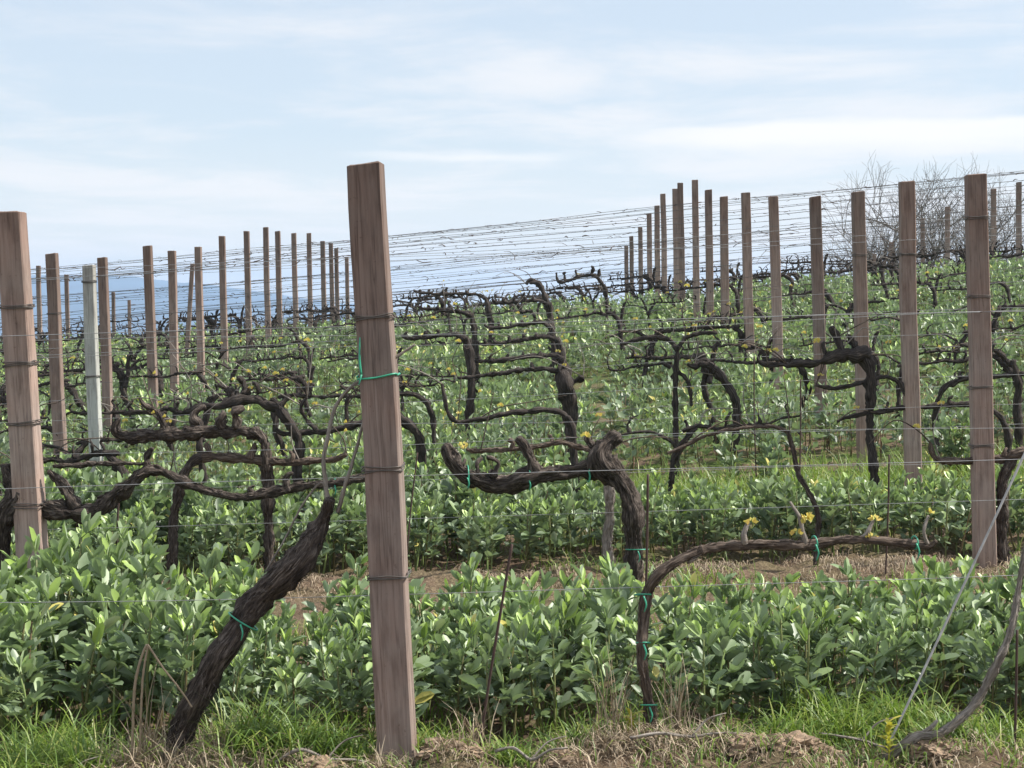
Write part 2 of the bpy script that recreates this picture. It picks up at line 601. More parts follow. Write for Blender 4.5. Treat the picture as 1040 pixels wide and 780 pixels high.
def post_mesh(name, h, w, d, taper, mat, bury=.35, bev=.006):
    mb = MB()
    zs = np.linspace(-bury, h, max(6, int((h + bury) / .12)))
    s = rng.uniform(0, 99)
    base = []
    hw, hd = w / 2, d / 2
    prof = [(-hw + bev, -hd), (0, -hd), (hw - bev, -hd), (hw, -hd + bev), (hw, hd - bev), (hw - bev, hd), (-hw + bev, hd), (-hw, hd - bev), (-hw, -hd + bev)]
    n = len(prof)
    for k, z in enumerate(zs):
        t = (z + bury) / (h + bury)
        f = 1 - taper * t
        wx = (vnoise(np.array([z * 1.4 + s]), np.array([0.]), 3)[0] - .5) * .012
        wy = (vnoise(np.array([z * 1.4 + s + 50]), np.array([0.]), 3)[0] - .5) * .010
        for i, (x, y) in enumerate(prof):
            e = 1 + (vnoise(np.array([z * 6 + s + i * 13.0]), np.array([0.]), 4)[0] - .5) * .035
            base.append((x * f * e + wx, y * f * e + wy, z))
    zt = h
    cap = [(x * .86 * (1 - taper), y * .86 * (1 - taper), zt + .004 + rng.uniform(-.001, .002)) for x, y in prof]
    V = np.array(base + cap)
    # a rough, slightly slanted saw cut
    m = len(zs)
    top = V[(m - 1) * n:]
    top[:, 2] += top[:, 0] * rng.uniform(-.05, .12)
    V[(m - 1) * n:] = top
    V = np.vstack([V, [V[-n:, 0].mean(), V[-n:, 1].mean(), V[-n:, 2].mean()]])
    i = np.arange(m)[:, None]
    j = np.arange(n)[None, :]
    q = np.stack([i * n + j, i * n + (j + 1) % n, (i + 1) * n + (j + 1) % n, (i + 1) * n + j], -1).reshape(-1, 4)
    c = len(V) - 1
    jj = np.arange(n)
    t = np.stack([np.full(n, c), m * n + jj, m * n + (jj + 1) % n], -1)
    mb.add(V, q, t)
    return mb.mesh(name, mat, smooth=False)


def post(px, pyt, Z, wpx, label, lean=.03, h=None, mat='post', loops=(), base_py=None, group='wooden posts of the trellis', rot=None, pyb=None, cat='post', name='wooden_post'):
    top = P(px, pyt, Z)
    w = wpx * Z / 317.0
    x0 = top.x + lean * 2.0
    zb = gz(x0, Z * D)
    hgt = max(top.z - zb, 1.2)
    base = Vector((top.x + lean * hgt, Z * D + rng.uniform(-.02, .02), zb))
    ax = (top - base)
    L = ax.length
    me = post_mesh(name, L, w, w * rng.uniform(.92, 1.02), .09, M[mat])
    o = link(name, me)
    qz = rng.uniform(-.07, .10) if rot is None else rot
    o.matrix_world = Matrix.Translation(base) @ ax.to_track_quat('Z', 'Y').to_matrix().to_4x4()
    rotm = Matrix.Rotation(0, 4, 'Z')
    e = ax.normalized()
    o.matrix_world = Matrix.Translation(base) @ Vector((0, 0, 1)).rotation_difference(e).to_matrix().to_4x4() @ Matrix.Rotation(qz, 4, 'Z')
    tag(o, label, cat, group)
    for (py, kind) in loops:
        t = (py - pyt) / 317 * Z
        zz = L - t
        hw = w / 2 * (1 - .09 * (zz + .35) / (L + .35)) + .004
        mb = MB()
        nst = 3 if kind == 'wire' else 1
        r = .0022 if kind == 'wire' else .0034
        for s in range(nst):
            z0 = zz + (s - 1) * .0055 + rng.uniform(-.002, .002)
            pts = []
            for (x, y) in [(-hw, -hw), (0, -hw), (hw, -hw), (hw, 0), (hw, hw), (0, hw), (-hw, hw), (-hw, 0), (-hw, -hw)]:
                pts.append((x, y, z0 + rng.uniform(-.006, .006)))
            tube(mb, pts, r, 6, .03)
        if kind == 'tie':
            tube(mb, [(-hw * .75, -hw - .003, zz + .002), (-hw * .8, -hw - .006, zz + .05), (-hw * .72, -hw - .004, zz + .12)], [.004, .004, .002], 6, .02)
            tube(mb, [(-hw * .75, -hw - .003, zz + .002), (-hw * .9, -hw - .008, zz - .03)], [.004, .002], 6, .02)
        c = link('wire_loop' if kind == 'wire' else 'plastic_tie', mb.mesh('loop', M['loop'] if kind == 'wire' else M['tie']), o)
        if kind == 'tie':
            c['label'] = 'green plastic tie around the post'
    return o


POSTS = []
POSTS.append(post(372.5, 168, 1.0, 38, 'tall reddish brown square post in the foreground, nearest and largest of all', lean=.051, rot=-.05,
                  loops=[(321, 'wire'), (379, 'tie'), (475, 'wire'), (585, 'wire')]))
POSTS.append(post(11, 216, 1.37, 28, 'thick leaning brown post cut by the left edge of the photo', lean=.05, rot=-.04,
                  loops=[(311, 'wire'), (369, 'wire'), (429, 'wire'), (513, 'wire')]))
POSTS.append(post(990, 178, 1.75, 21, 'tall thick post in front of the right column, third vine row', lean=.037, rot=-.02,
                  loops=[(221, 'wire'), (300, 'wire'), (392, 'wire'), (452, 'wire')]))
RC = [(920, 185, 3, 16), (871.5, 195, 4, 13), (828, 200, 5, 11.5), (785.5, 200, 6, 10), (757, 196, 7, 9), (735, 200, 8, 8), (719.5, 193, 9, 7.2), (705.5, 183, 10, 6.9),
      (691, 186, 11, 6.4), (685.5, 192, 12, 6), (673.5, 197, 13, 5.6), (667, 209, 14, 5.4), (659, 217, 15, 5.2), (650, 231, 16, 4.8), (641, 240, 17, 4.5), (636, 250, 18, 4.2)]
for (x, y, k, w) in RC:
    POSTS.append(post(x, y, ROWS[k][0], w, 'weathered brown post in the right column, at the end of the %s vine row' % ORD[k + 1], lean=.035 if k < 8 else .02,
                      loops=[(y + 88 * 1.9 / ROWS[k][0] * .9, 'wire')] if k < 5 else ()))
LC = [(52.5, 258, 5, 12), (103.5, 262, 6, 9.6), (150, 250, 7, 9), (174.5, 255, 8, 8.2), (201, 251, 9, 7.2), (225.5, 240, 10, 6.6), (250.5, 235, 11, 6.0), (270, 231, 12, 5.8),
      (282, 235, 13, 5.5), (298.5, 237, 14, 5.4), (313.5, 237, 15, 5), (327.5, 245, 16, 4.8), (336, 247, 17, 4.5), (341.5, 252, 18, 4.2), (352, 261, 19, 4)]
for (x, y, k, w) in LC:
    z = ROWS[k][1]
    POSTS.append(post(x, y, z, w, 'weathered brown post in the left column, at the end of the %s vine row' % ORD[k + 1], lean=.03 if k < 8 else .015, rot=rng.uniform(-.10, .03),
                      loops=[(y + 60, 'wire')] if k == 5 else ()))
POSTS.append(post(90, 270, 2.375, 12.5, 'pale grey concrete post beside the brown posts of the left column', lean=.03, mat='pale_post', rot=-.06,
                  loops=[(286, 'wire'), (382, 'wire')], name='concrete_post', group=None))
for (x, y, Z, w, lab) in [(1035, 185, 5.79, 5.4, 'thin far post cut by the right edge of the photo'),
                          (1009, 192, 6.09, 5, 'thin far post just right of the thick right hand post'),
                          (962, 210, 6.74, 4.8, 'thin far post left of the thick right hand post, before bare trees'),
                          (937, 222, 7.13, 4.4, 'thin far post right of the second tall post of the right column'),
                          (905, 246, 7.74, 4.2, 'short far post left of the second tall post of the right column'),
                          (888, 258, 8.0, 4, 'shortest far post right of the third tall post, beyond the crest'),
                          (39, 270, 7.13, 4.5, 'thin far post left of the first post of the left column'),
                          (67.5, 279, 7.5, 4.2, 'thin far post between the first left column post and the pale post'),
                          (115, 297, 7.9, 3.6, 'small far post right of the pale post, against the blue hills'),
                          (131, 305, 8.1, 3.4, 'smallest far post left of the third left column post')]:
    POSTS.append(post(x, y, Z, w, lab, lean=.01))
POSTS.append(post(195.5, 268, 5.0, 4.5, 'thin leaning pole before the fifth post of the left column', lean=-.07))

# ------------------------------------------------------------------ trellis wires
HN = {2: ['lower', 'upper'], 4: ['lowest', 'second lowest', 'second highest', 'top'], 3: ['lowest', 'middle', 'top'], 5: ['lowest', 'second lowest', 'middle', 'second highest', 'top']}
for k in range(NROW):
    z = .5 * sum(ROWS[k])
    hs = [.58, .93, 1.42] if k < 2 else ([.60, .93, 1.36, 1.88] if k < 16 else [1.36, 1.88])
    hw = z * D * .30 + 1.4
    names = HN[len(hs)]
    for h, nm in zip(hs, names):
        mb = MB()
        segs = 1
        for s in range(segs):
            xs = np.linspace(-hw, hw, int(hw * 2 / .45) + 2)
            yy = row_y(k, xs) + .058 + s * .03
            sag = (vnoise(xs * .5 + k * 7.3 + h * 11, xs * 0 + s, 41) - .5) * .045
            zz = gsmooth(xs, yy) + h + sag + s * .03 * (vnoise(xs * .8 + k, xs * 0, 43))
            tube(mb, np.stack([xs, yy, zz], -1), .0012 if k < 3 else (.0016 if k < 7 else .0031), 5 if k < 4 else 4, 1.0)
            nt_ = int(hw * 2 * (.5 if k < 2 else (4.2 if h > 1 else 1.6)))
            for _ in range(nt_):
                i0 = rng.integers(0, len(xs) - 1)
                f = rng.uniform()
                p = np.array([xs[i0] * (1 - f) + xs[i0 + 1] * f, yy[i0] * (1 - f) + yy[i0 + 1] * f, zz[i0] * (1 - f) + zz[i0 + 1] * f])
                L = rng.uniform(.03, .12)
                dr = np.array([rng.uniform(-1, 1), rng.uniform(-.3, .3), rng.uniform(-.5, .45)])
                pts = [p, p + dr * L * .5 + [0, 0, rng.uniform(-.01, .012)], p + dr * L * np.array([1.2, 1, .6])]
                rr = rng.uniform(.0014, .0028) if k < 6 else rng.uniform(.0025, .0055)
                tube(mb, pts, [rr, rr, rr * .5], 4, .03, m=1)
        o = link('trellis_wire', mb.mesh('trellis_wire', [M['wire'] if k < 5 else M['oldwire'], M['tendril']]))
        tag(o, '%s steel wire of the %s vine row, counted from the front' % (nm, ORD[k + 1]), 'wire', 'trellis wires of the vineyard')

# ------------------------------------------------------------------ vines
def spur(mb, p, L, r, sides=7, up=1.0):
    dx = rng.uniform(-.5, .5)
    dy = rng.uniform(-.35, .35)
    a = np.array(p, float)
    b = a + np.array([dx * .4, dy * .5, .45 * up]) * L
    c = b + np.array([-dx * .2 + rng.uniform(-.3, .3), dy * .3, .4 * up]) * L
    d = c + np.array([rng.uniform(-.5, .5), rng.uniform(-.2, .2), .22 * up]) * L
    tube(mb, [a, b, c, d], [r * 1.4, r * .95, r * .85, r * .45], sides, r * .7, .8, .9)


def bud_mesh(r):
    mb = MB()
    for _ in range(9):
        n = rng.normal(size=3)
        n /= np.linalg.norm(n)
        n[2] = abs(n[2]) * .8 + .1
        c = n * r * .35
        s = np.cross(n, [.3, .9, .2])
        s /= np.linalg.norm(s)
        w = np.cross(n, s)
        L, W = r * rng.uniform(.9, 1.4), r * rng.uniform(.35, .6)
        mb.add([c, c + n * L * .5 + s * W + w * W * .3, c + n * L, c + n * L * .5 - s * W + w * W * .3], [[0, 1, 2, 3]], tint=rng.uniform(0, 1))
    return mb.mesh('bud', M['bud'])


BUDS = [bud_mesh(.016), bud_mesh(.014), bud_mesh(.018)]


def tie_mesh(p, r, axis, tail=.05):
    mb = MB()
    ax = np.array(axis, float)
    ax /= np.linalg.norm(ax)
    u = np.cross(ax, [0, 1, 0.01])
    u /= np.linalg.norm(u)
    w = np.cross(ax, u)
    th = np.linspace(0, 2 * np.pi, 15)
    pts = [np.array(p) + (u * math.cos(t) + w * math.sin(t)) * r + ax * .006 * math.sin(t) for t in th]
    tube(mb, pts, .0027, 6, .01)
    e = np.array(p) - np.array([0, r + .004, 0])
    tube(mb, [e, e + [.008, -.008, -tail * .5], e + [.002, -.004, -tail]], [.0032, .003, .0015], 5, .01)
    return mb.mesh('plastic_tie', M['tie'])


VK = .84


def px_pts(lst, Z, dz=None):
    pts, rad = [], []
    n = len(lst)
    for i, (x, y, w) in enumerate(lst):
        p = P(x, y, Z)
        pts.append((p.x, p.y + (0 if dz is None else dz * math.sin(i * 1.7)), p.z))
        rad.append(w / 2 * Z / 317.0 * (VK if Z < 1.3 else (.80 if Z < 1.6 else .72)))
    return pts, rad


TR = []   # (row index, xmin, xmax) taken by traced vines


def traced(row, Z, label, trunk, arms=(), canes=(), spurs=(), buds=(), ties=(), trunkmat=None, rough=.5, wob=.35, noground=False, gx=None, cap=14, armmat='arm', group='old vines tied along the wires'):
    pts, rad = px_pts(trunk, Z, .012)
    x0 = pts[0][0] if gx is None else gx
    y0 = pts[0][1]
    if not noground:
        g = gz(x0, y0)
        if pts[0][2] > g:
            pts = [(x0 + (pts[0][0] - x0) * .2, y0, g - .06)] + pts
            rad = [rad[0] * 1.15] + rad
        else:
            pts[0] = (pts[0][0], pts[0][1], min(pts[0][2], g - .04))
    org = Vector((pts[0][0], pts[0][1], gz(pts[0][0], pts[0][1])))
    e = bpy.data.objects.new('grapevine', None)
    COL.objects.link(e)
    e.location = org
    e.empty_display_size = .1
    tag(e, label, 'vine', group)
    O = np.array(org)
    near = Z < 1.9
    mb = MB()
    tube(mb, np.array(pts) - O, rad, cap + 6 if near else 10, np.mean(rad) * (.3 if near else .7), rough, wob, shreds=(460 if np.mean(rad) > .022 else 140) if near else 0)
    for (x, y, L, w) in spurs:
        if abs(L) > 0 and False:
            pass
    link('trunk', mb.mesh('trunk', M[trunkmat or 'bark'] if near else M['farbark']), e)
    xs = [p[0] for p in pts]
    for a in arms:
        p, r = px_pts(a, Z, .01)
        xs += [q_[0] for q_ in p]
        mb = MB()
        tube(mb, np.array(p) - O, r, (cap + 2) if near else 8, np.mean(r) * (.35 if near else .7), rough, wob * 1.1, shreds=(360 if np.mean(r) > .022 else 100) if near else 0)
        for (x, y, L, w) in spurs:
            q0 = P(x, y, Z)
            # attach a spur to the arm nearest to it
            dmin = min(abs(x - a_[0]) + abs(y - a_[1]) for a_ in a)
            if min(a_[0] for a_ in a) - 4 <= x <= max(a_[0] for a_ in a) + 4:
                spur(mb, np.array(q0) - O, .62 * L * Z / 317.0, .8 * w / 2 * Z / 317.0, 9 if near else 7)
        link('arm', mb.mesh('arm', M[armmat] if near else M['farbark']), e)
    if Z > 1.6:
        for a in arms:
            p, r = px_pts(a, Z, .01)
            for _ in range(int(rng.integers(2, 5))):
                i = int(rng.integers(0, len(p)))
                a0 = np.array(p[i]) - O
                sg = rng.choice([-1, 1])
                cb = MB()
                if rng.uniform() < .5:
                    L_ = rng.uniform(.10, .40)
                    tube(cb, [a0, a0 + [rng.uniform(-.05, .05), -.01, L_ * .5], a0 + [rng.uniform(-.12, .12), rng.uniform(-.04, .04), L_]], [.0045, .0034, .002], 5, .04)
                    tipp = a0 + [0, -.01, L_]
                else:
                    L_ = rng.uniform(.2, .6) * sg
                    tube(cb, [a0, a0 + [L_ * .25, -.01, .08], a0 + [L_ * .6, .01, rng.uniform(.05, .17)], a0 + [L_, 0, rng.uniform(-.02, .2)]], [.005, .0045, .0036, .002], 5, .04)
                    tipp = a0 + [L_ * .25, -.01, .09]
                link('cane', cb.mesh('cane', M['cane' if rng.uniform() < .5 else 'arm']), e)
                if rng.uniform() < .45:
                    link('bud', BUDS[rng.integers(0, 3)], e, Vector(tipp))
    for c in canes:
        p, r = px_pts(c, Z, -.01)
        mb = MB()
        tube(mb, np.array(p) - O, r, 8, None, .18, .3)
        link('cane', mb.mesh('cane', M['cane']), e)
    for (x, y) in buds:
        b = link('bud', BUDS[rng.integers(0, 3)], e, P(x, y, Z) - org + Vector((0, -.012, 0)))
        b.rotation_euler = (0, 0, rng.uniform(0, 6))
    for (x, y, w, axd) in ties:
        ax = (1, 0, 0) if axd == 'h' else ((0, 0, 1) if axd == 'v' else axd)
        p = np.array(P(x, y, Z)) - O
        link('plastic_tie', tie_mesh(p, w / 2 * Z / 317.0 + .002, ax), e)
    TR.append((row, min(xs), max(xs), pts[0][0]))
    return e


# --- first row
traced(0, 1.0, 'thick leaning vine trunk with a green tie, left of the foreground post',
       [(172, 772, 30), (184, 735, 27), (203, 700, 27), (222, 668, 28), (240, 642, 28), (262, 610, 30), (285, 588, 31), (305, 568, 30), (320, 546, 25), (330, 525, 18), (336, 506, 11)],
       canes=[[(334, 512, 6), (329, 470, 5), (334, 440, 5), (341, 412, 4.5), (360, 390, 4), (385, 378, 4), (402, 362, 4), (421, 350, 3)],
              [(343, 520, 6), (352, 490, 5), (362, 455, 4), (369, 430, 3.5), (374, 415, 3)],
              [(336, 512, 5), (327, 490, 3), (306, 515, 2.5), (288, 550, 2.5), (270, 580, 2)]],
       ties=[(247, 631, 33, (.5, 0, .8))], rough=.46, wob=.35, noground=True, cap=22, group=None)
traced(0, 1.0, 'thin young vine with green ties and yellow buds, its arm arching right',
       [(663, 750, 15), (661, 725, 14), (656, 695, 12), (652, 660, 12), (654, 625, 14), (658, 600, 14), (668, 583, 13), (690, 568, 12), (715, 558, 12)],
       arms=[[(712, 559, 12), (740, 555, 12), (775, 553, 12), (808, 553, 12), (826, 553, 14), (850, 549, 9), (878, 547, 9), (905, 550, 10), (928, 553, 12), (944, 555, 8), (950, 549, 5)]],
       canes=[[(757, 552, 9), (755, 542, 8), (760, 531, 5)], [(818, 553, 7), (815, 540, 6), (811, 523, 5), (803, 510, 3)], [(870, 549, 7), (880, 542, 6), (887, 529, 5)],
              [(942, 552, 5), (938, 538, 4), (943, 524, 4)], [(713, 560, 6), (703, 568, 5), (698, 572, 3)]],
       buds=[(762, 530), (819, 526), (808, 541), (888, 527), (884, 545), (943, 521), (819, 529)],
       trunkmat='arm', ties=[(653, 604, 15, 'v'), (653, 653, 13, 'v'), (659, 716, 15, 'v'), (827, 552, 14, 'h'), (929, 551, 12, 'h')], rough=.3, wob=.25, cap=14, group=None)
traced(0, .975, 'bent bare vine cane rising from the ground in the lower right corner',
       [(880, 790, 12), (905, 768, 11), (932, 748, 12), (955, 744, 11), (985, 722, 10), (1003, 695, 10), (1015, 668, 9.5), (1026, 640, 8), (1034, 605, 7), (1040, 570, 6), (1046, 530, 5)],
       canes=[[(935, 747, 8), (946, 738, 6), (952, 732, 4)]], rough=.3, wob=.2, noground=True, group=None, trunkmat='cane')
# --- second row
traced(1, 1.37, 'massive gnarled black vine in the centre, its thick arm reaching left',
       [(648, 660, 24), (647, 600, 21), (646, 560, 22), (645, 525, 25), (638, 500, 27), (625, 482, 30), (614, 472, 30), (612, 462, 26), (620, 450, 22), (628, 442, 16)],
       arms=[[(622, 480, 26), (600, 477, 22), (575, 479, 20), (548, 483, 22), (522, 489, 20), (500, 489, 22), (482, 484, 21), (465, 478, 18), (456, 466, 16), (453, 452, 12)],
             [(612, 470, 14), (600, 452, 9), (595, 444, 6)],
             [(545, 484, 16), (542, 466, 12), (534, 452, 13), (525, 445, 7)]],
       spurs=[(500, 484, 30, 8), (484, 482, 26, 7), (470, 478, 18, 7)],
       buds=[(471, 452), (594, 443)],
       ties=[(597, 477, 24, 'h'), (537, 486, 21, 'h'), (475, 484, 22, 'h'), (647, 558, 22, 'v')], rough=.60, wob=.45, cap=22, gx=P(648, 600, 1.37).x, armmat='bark', group=None)
traced(1, 1.37, 'gnarled vine behind the left edge post, arm rising then sloping right',
       [(-6, 640, 24), (-4, 570, 22), (4, 525, 22), (14, 508, 20), (8, 490, 18), (4, 474, 10)],
       arms=[[(8, 505, 20), (30, 514, 18), (55, 516, 19), (80, 519, 20), (102, 514, 19), (120, 500, 17), (136, 486, 16), (150, 477, 15), (165, 480, 11), (190, 489, 11), (222, 500, 11), (258, 503, 10), (292, 500, 11), (325, 492, 9), (352, 490, 9), (375, 484, 7)],
             [(78, 516, 16), (65, 500, 13), (56, 489, 11), (50, 478, 7)], [(152, 478, 11), (150, 466, 8), (155, 455, 5)], [(292, 500, 10), (289, 487, 7), (297, 480, 5)],
             [(54, 473, 5), (85, 472, 6), (120, 470, 5), (150, 470, 4)]],
       spurs=[(35, 510, 22, 10), (255, 501, 12, 6)],
       ties=[(340, 491, 9, 'h')], rough=.6, wob=.4, cap=16, armmat='bark', group=None)
# --- third row
traced(2, 1.75, 'old vine with forked thin trunk just left of the sloping arm',
       [(176, 585, 13), (176, 545, 12), (179, 510, 12), (184, 488, 13), (194, 470, 14), (210, 463, 13)],
       arms=[[(206, 464, 13), (230, 465, 13), (255, 467, 13), (280, 471, 12), (305, 470, 10), (335, 466, 8), (352, 461, 6)], [(184, 492, 9), (172, 482, 7), (158, 477, 6)]],
       spurs=[(214, 462, 18, 9), (255, 465, 22, 9), (296, 468, 15, 7)], rough=.5)
traced(2, 1.75, 'thick dark horizontal vine arm behind the sloping arm, left of the foreground post',
       [(275, 560, 14), (274, 500, 15), (272, 470, 15), (268, 448, 16), (256, 438, 17)],
       arms=[[(262, 440, 17), (235, 436, 16), (210, 434, 17), (180, 437, 16), (150, 440, 15), (128, 441, 14), (117, 434, 10), (122, 425, 6)], [(168, 436, 10), (158, 420, 9), (148, 412, 7), (142, 404, 4)]],
       spurs=[(200, 430, 26, 10), (226, 432, 20, 10), (240, 434, 30, 12)], buds=[(128, 428), (244, 447)], rough=.7, wob=.5, armmat='bark')
traced(2, 1.75, 'straight grey vine trunk directly behind the massive central vine',
       [(617, 590, 14), (616, 540, 13), (618, 505, 13), (615, 480, 11), (604, 460, 9)],
       arms=[[(608, 464, 10), (592, 456, 8), (570, 450, 7), (545, 452, 7), (515, 456, 7), (488, 459, 7), (474, 456, 5)]], spurs=[(560, 450, 12, 6), (520, 455, 14, 6)], buds=[(472, 455)], rough=.5, trunkmat='cane')
traced(2, 1.75, 'thin pale vine arching left over the beans between centre and right column',
       [(829, 575, 7.5), (831, 540, 7.5), (830, 520, 7), (820, 498, 6.5), (811, 480, 6.5), (806, 455, 6), (800, 438, 5.5)],
       arms=[[(802, 440, 5.5), (786, 433, 5), (760, 434, 4.6), (735, 437, 4.4), (715, 443, 4), (697, 452, 5), (678, 460, 4)]], rough=.3, wob=.3)
traced(2, 1.75, 'vine trunk right of the thick right hand post, arm crossing before it',
       [(1021, 590, 15), (1018, 540, 15), (1017, 505, 15), (1022, 480, 14), (1032, 463, 13)],
       arms=[[(1040, 459, 13), (1022, 465, 11), (1000, 467, 10), (975, 468, 10), (955, 467, 9), (947, 460, 7), (945, 450, 5)]], spurs=[(1020, 462, 10, 6)], rough=.5)
# --- fourth row
traced(3, 2.06, 'curved vine whose trunk bends beneath the arm behind the thick right post',
       [(1022, 520, 10), (1021, 480, 10), (1023, 445, 10), (1014, 422, 9), (998, 413, 8)],
       arms=[[(1002, 414, 8), (980, 411, 8), (950, 412, 8), (920, 414, 7), (885, 420, 7), (862, 424, 6), (850, 428, 4)]], spurs=[(965, 410, 12, 5), (900, 416, 12, 5)], rough=.45)
traced(3, 2.06, 'heavy black vine head and arm beside the third post of the right column',
       [(888, 500, 12), (886, 440, 12), (885, 400, 13), (884, 372, 16), (876, 356, 20)],
       arms=[[(882, 358, 20), (862, 358, 20), (845, 362, 14), (822, 367, 9), (800, 370, 8), (780, 371, 7), (771, 366, 6), (772, 357, 4)], [(854, 356, 12), (850, 343, 10), (844, 332, 6)]],
       spurs=[(838, 358, 16, 8), (868, 352, 18, 9)], rough=.7, wob=.5, armmat='bark')
traced(3, 2.06, 'slim vine by the second tall post of the right column, arm sagging left',
       [(926, 490, 9), (925, 440, 9), (923, 408, 8), (914, 388, 7)],
       arms=[[(918, 392, 7), (902, 383, 6), (885, 386, 6), (865, 391, 6), (845, 394, 6), (829, 391, 5)]], rough=.4, buds=[(833, 381)])
traced(3, 2.06, 'dark bent vine with tangled head left of the foreground post',
       [(303, 530, 13), (302, 470, 13), (301, 445, 14), (292, 424, 14), (276, 406, 14)],
       arms=[[(284, 414, 14), (262, 403, 14), (240, 404, 17), (222, 410, 14), (205, 414, 10), (190, 418, 8)], [(238, 408, 12), (232, 396, 9), (222, 390, 6)]],
       spurs=[(262, 400, 18, 8), (250, 400, 24, 9)], buds=[(238, 386), (281, 380)], rough=.7, wob=.5, armmat='bark')
traced(3, 2.06, 'vine emerging right of the foreground post, its arm running behind it',
       [(431, 530, 13), (428, 470, 13), (424, 448, 14), (414, 432, 13), (402, 422, 12)],
       arms=[[(408, 427, 12), (392, 423, 11), (372, 427, 10), (345, 434, 9), (318, 438, 9), (290, 441, 8), (280, 435, 6)], [(352, 433, 8), (352, 412, 7), (354, 402, 5)], [(322, 437, 8), (310, 424, 6), (306, 412, 5), (312, 403, 4)]], rough=.55)
traced(3, 2.06, 'low central vine with a long thin arm curling up at its left end',
       [(585, 520, 11), (584, 470, 11), (583, 440, 11), (576, 423, 10)],
       arms=[[(580, 428, 9), (565, 418, 8), (535, 417, 8), (510, 421, 7), (485, 426, 7), (465, 428, 7), (455, 418, 6), (451, 405, 6), (449, 390, 4)]], buds=[(467, 420)], rough=.4)
# --- fifth row and on, centre
traced(4, 2.375, 'stout black vine stump with a side branch in the middle of the field',
       [(580, 475, 14), (577, 430, 14), (575, 405, 22), (572, 388, 22), (570, 372, 16)],
       arms=[[(572, 378, 9), (550, 376, 7), (525, 377, 7), (495, 380, 6), (465, 384, 5)], [(574, 398, 9), (584, 388, 8), (592, 383, 9)]], spurs=[(540, 375, 10, 5)], buds=[(567, 357)], rough=.7)
traced(4, 2.375, 'thin vine looping over right of the foreground post',
       [(442, 480, 8), (441, 440, 8), (439, 420, 8), (432, 406, 8)],
       arms=[[(436, 412, 8), (422, 401, 7), (400, 400, 7), (375, 402, 6), (340, 402, 5)]], rough=.4)
traced(4, 2.375, 'arching old vine with hanging head between centre and right column',
       [(743, 510, 10), (745, 470, 10), (748, 430, 11), (745, 402, 11), (735, 385, 12), (722, 372, 12), (710, 370, 10)],
       arms=[[(728, 377, 10), (716, 366, 9), (705, 372, 8), (698, 370, 5)]], rough=.55, wob=.4)
traced(4, 2.375, 'forked vine spreading two level arms like a letter T, centre right',
       [(687, 460, 8), (686, 410, 8), (687, 375, 8), (688, 352, 8)],
       arms=[[(688, 356, 7), (680, 345, 7), (662, 342, 6), (645, 345, 6), (630, 349, 4)], [(688, 354, 7), (697, 344, 6), (710, 339, 6), (728, 338, 5)], [(689, 378, 6), (699, 390, 6), (702, 412, 5)]], rough=.45)
traced(4, 2.375, 'low vine arching right behind the thick right hand post',
       [(953, 490, 8), (951, 440, 8), (951, 415, 8), (958, 397, 8), (972, 387, 8)],
       arms=[[(966, 391, 8), (985, 384, 7), (1010, 383, 7), (1045, 379, 6)]], spurs=[(975, 384, 9, 5)], rough=.5)
traced(4, 2.375, 'vine with arm dropping from the wire near the right edge',
       [(1037, 490, 12), (1035, 430, 12), (1034, 390, 10), (1028, 366, 8)],
       arms=[[(1032, 374, 8), (1015, 358, 7), (1000, 353, 6), (975, 350, 5)]], rough=.5)
for (row, Z, x, y, x1, y1, lab) in [(5, 2.725, 570, 361, 480, 368, 'sixth row vine rising above the central stump'),
                                    (6, 3.12, 565, 341, 485, 350, 'seventh row vine rising above the central stump'),
                                    (7, 3.5, 559, 328, 492, 333, 'eighth row vine rising above the central stump'),
                                    (8, 3.81, 556, 305, 500, 308, 'ninth row vine rising above the central stump'),
                                    (5, 2.725, 472, 340, 408, 344, 'sixth row vine left of the central stump, close to the foreground post'),
                                    (7, 3.5, 478, 316, 424, 314, 'eighth row vine left of the central stump, close to the foreground post'),
                                    (9, 4.12, 493, 299, 420, 298, 'tenth row vine left of the central stump, against the sky')]:
    w = 20 / Z * 1.6
    traced(row, Z, lab, [(x + 6, y + 40, w), (x + 3, y + 12, w * 1.0), (x, y + 3, w)],
           arms=[[(x + 1, y + 5, w * .75), (x - 10, y, w * .62), (x - (x - x1) * .5, y + (y1 - y) * .4, w * .55), (x1 + 8, y1, w * .5), (x1, y1 - 3, w * .35)]],
           spurs=[(x - (x - x1) * f, y + (y1 - y) * f, 26 / Z, 14 / Z) for f in (.25, .42, .6, .78, .92)], rough=.6)
traced(9, 4.12, 'tenth row vine with a hooked head above the central stump, against the sky',
       [(560, 335, 8), (557, 315, 8), (553, 298, 8), (547, 288, 8), (538, 287, 6)], arms=[[(548, 290, 6), (540, 283, 5), (534, 288, 4)]], rough=.6)
traced(10, 4.45, 'eleventh row vine with upright spurs just left of the far right column',
       [(616, 340, 5), (616, 315, 5), (615, 295, 5), (608, 283, 5)],
       arms=[[(612, 288, 5), (603, 279, 5), (590, 281, 4.5), (578, 285, 4.5), (567, 286, 4), (565, 277, 3)]], spurs=[(573, 284, 11, 3.5), (586, 281, 11, 3.5), (600, 279, 13, 4), (608, 281, 12, 3.5)], rough=.5)

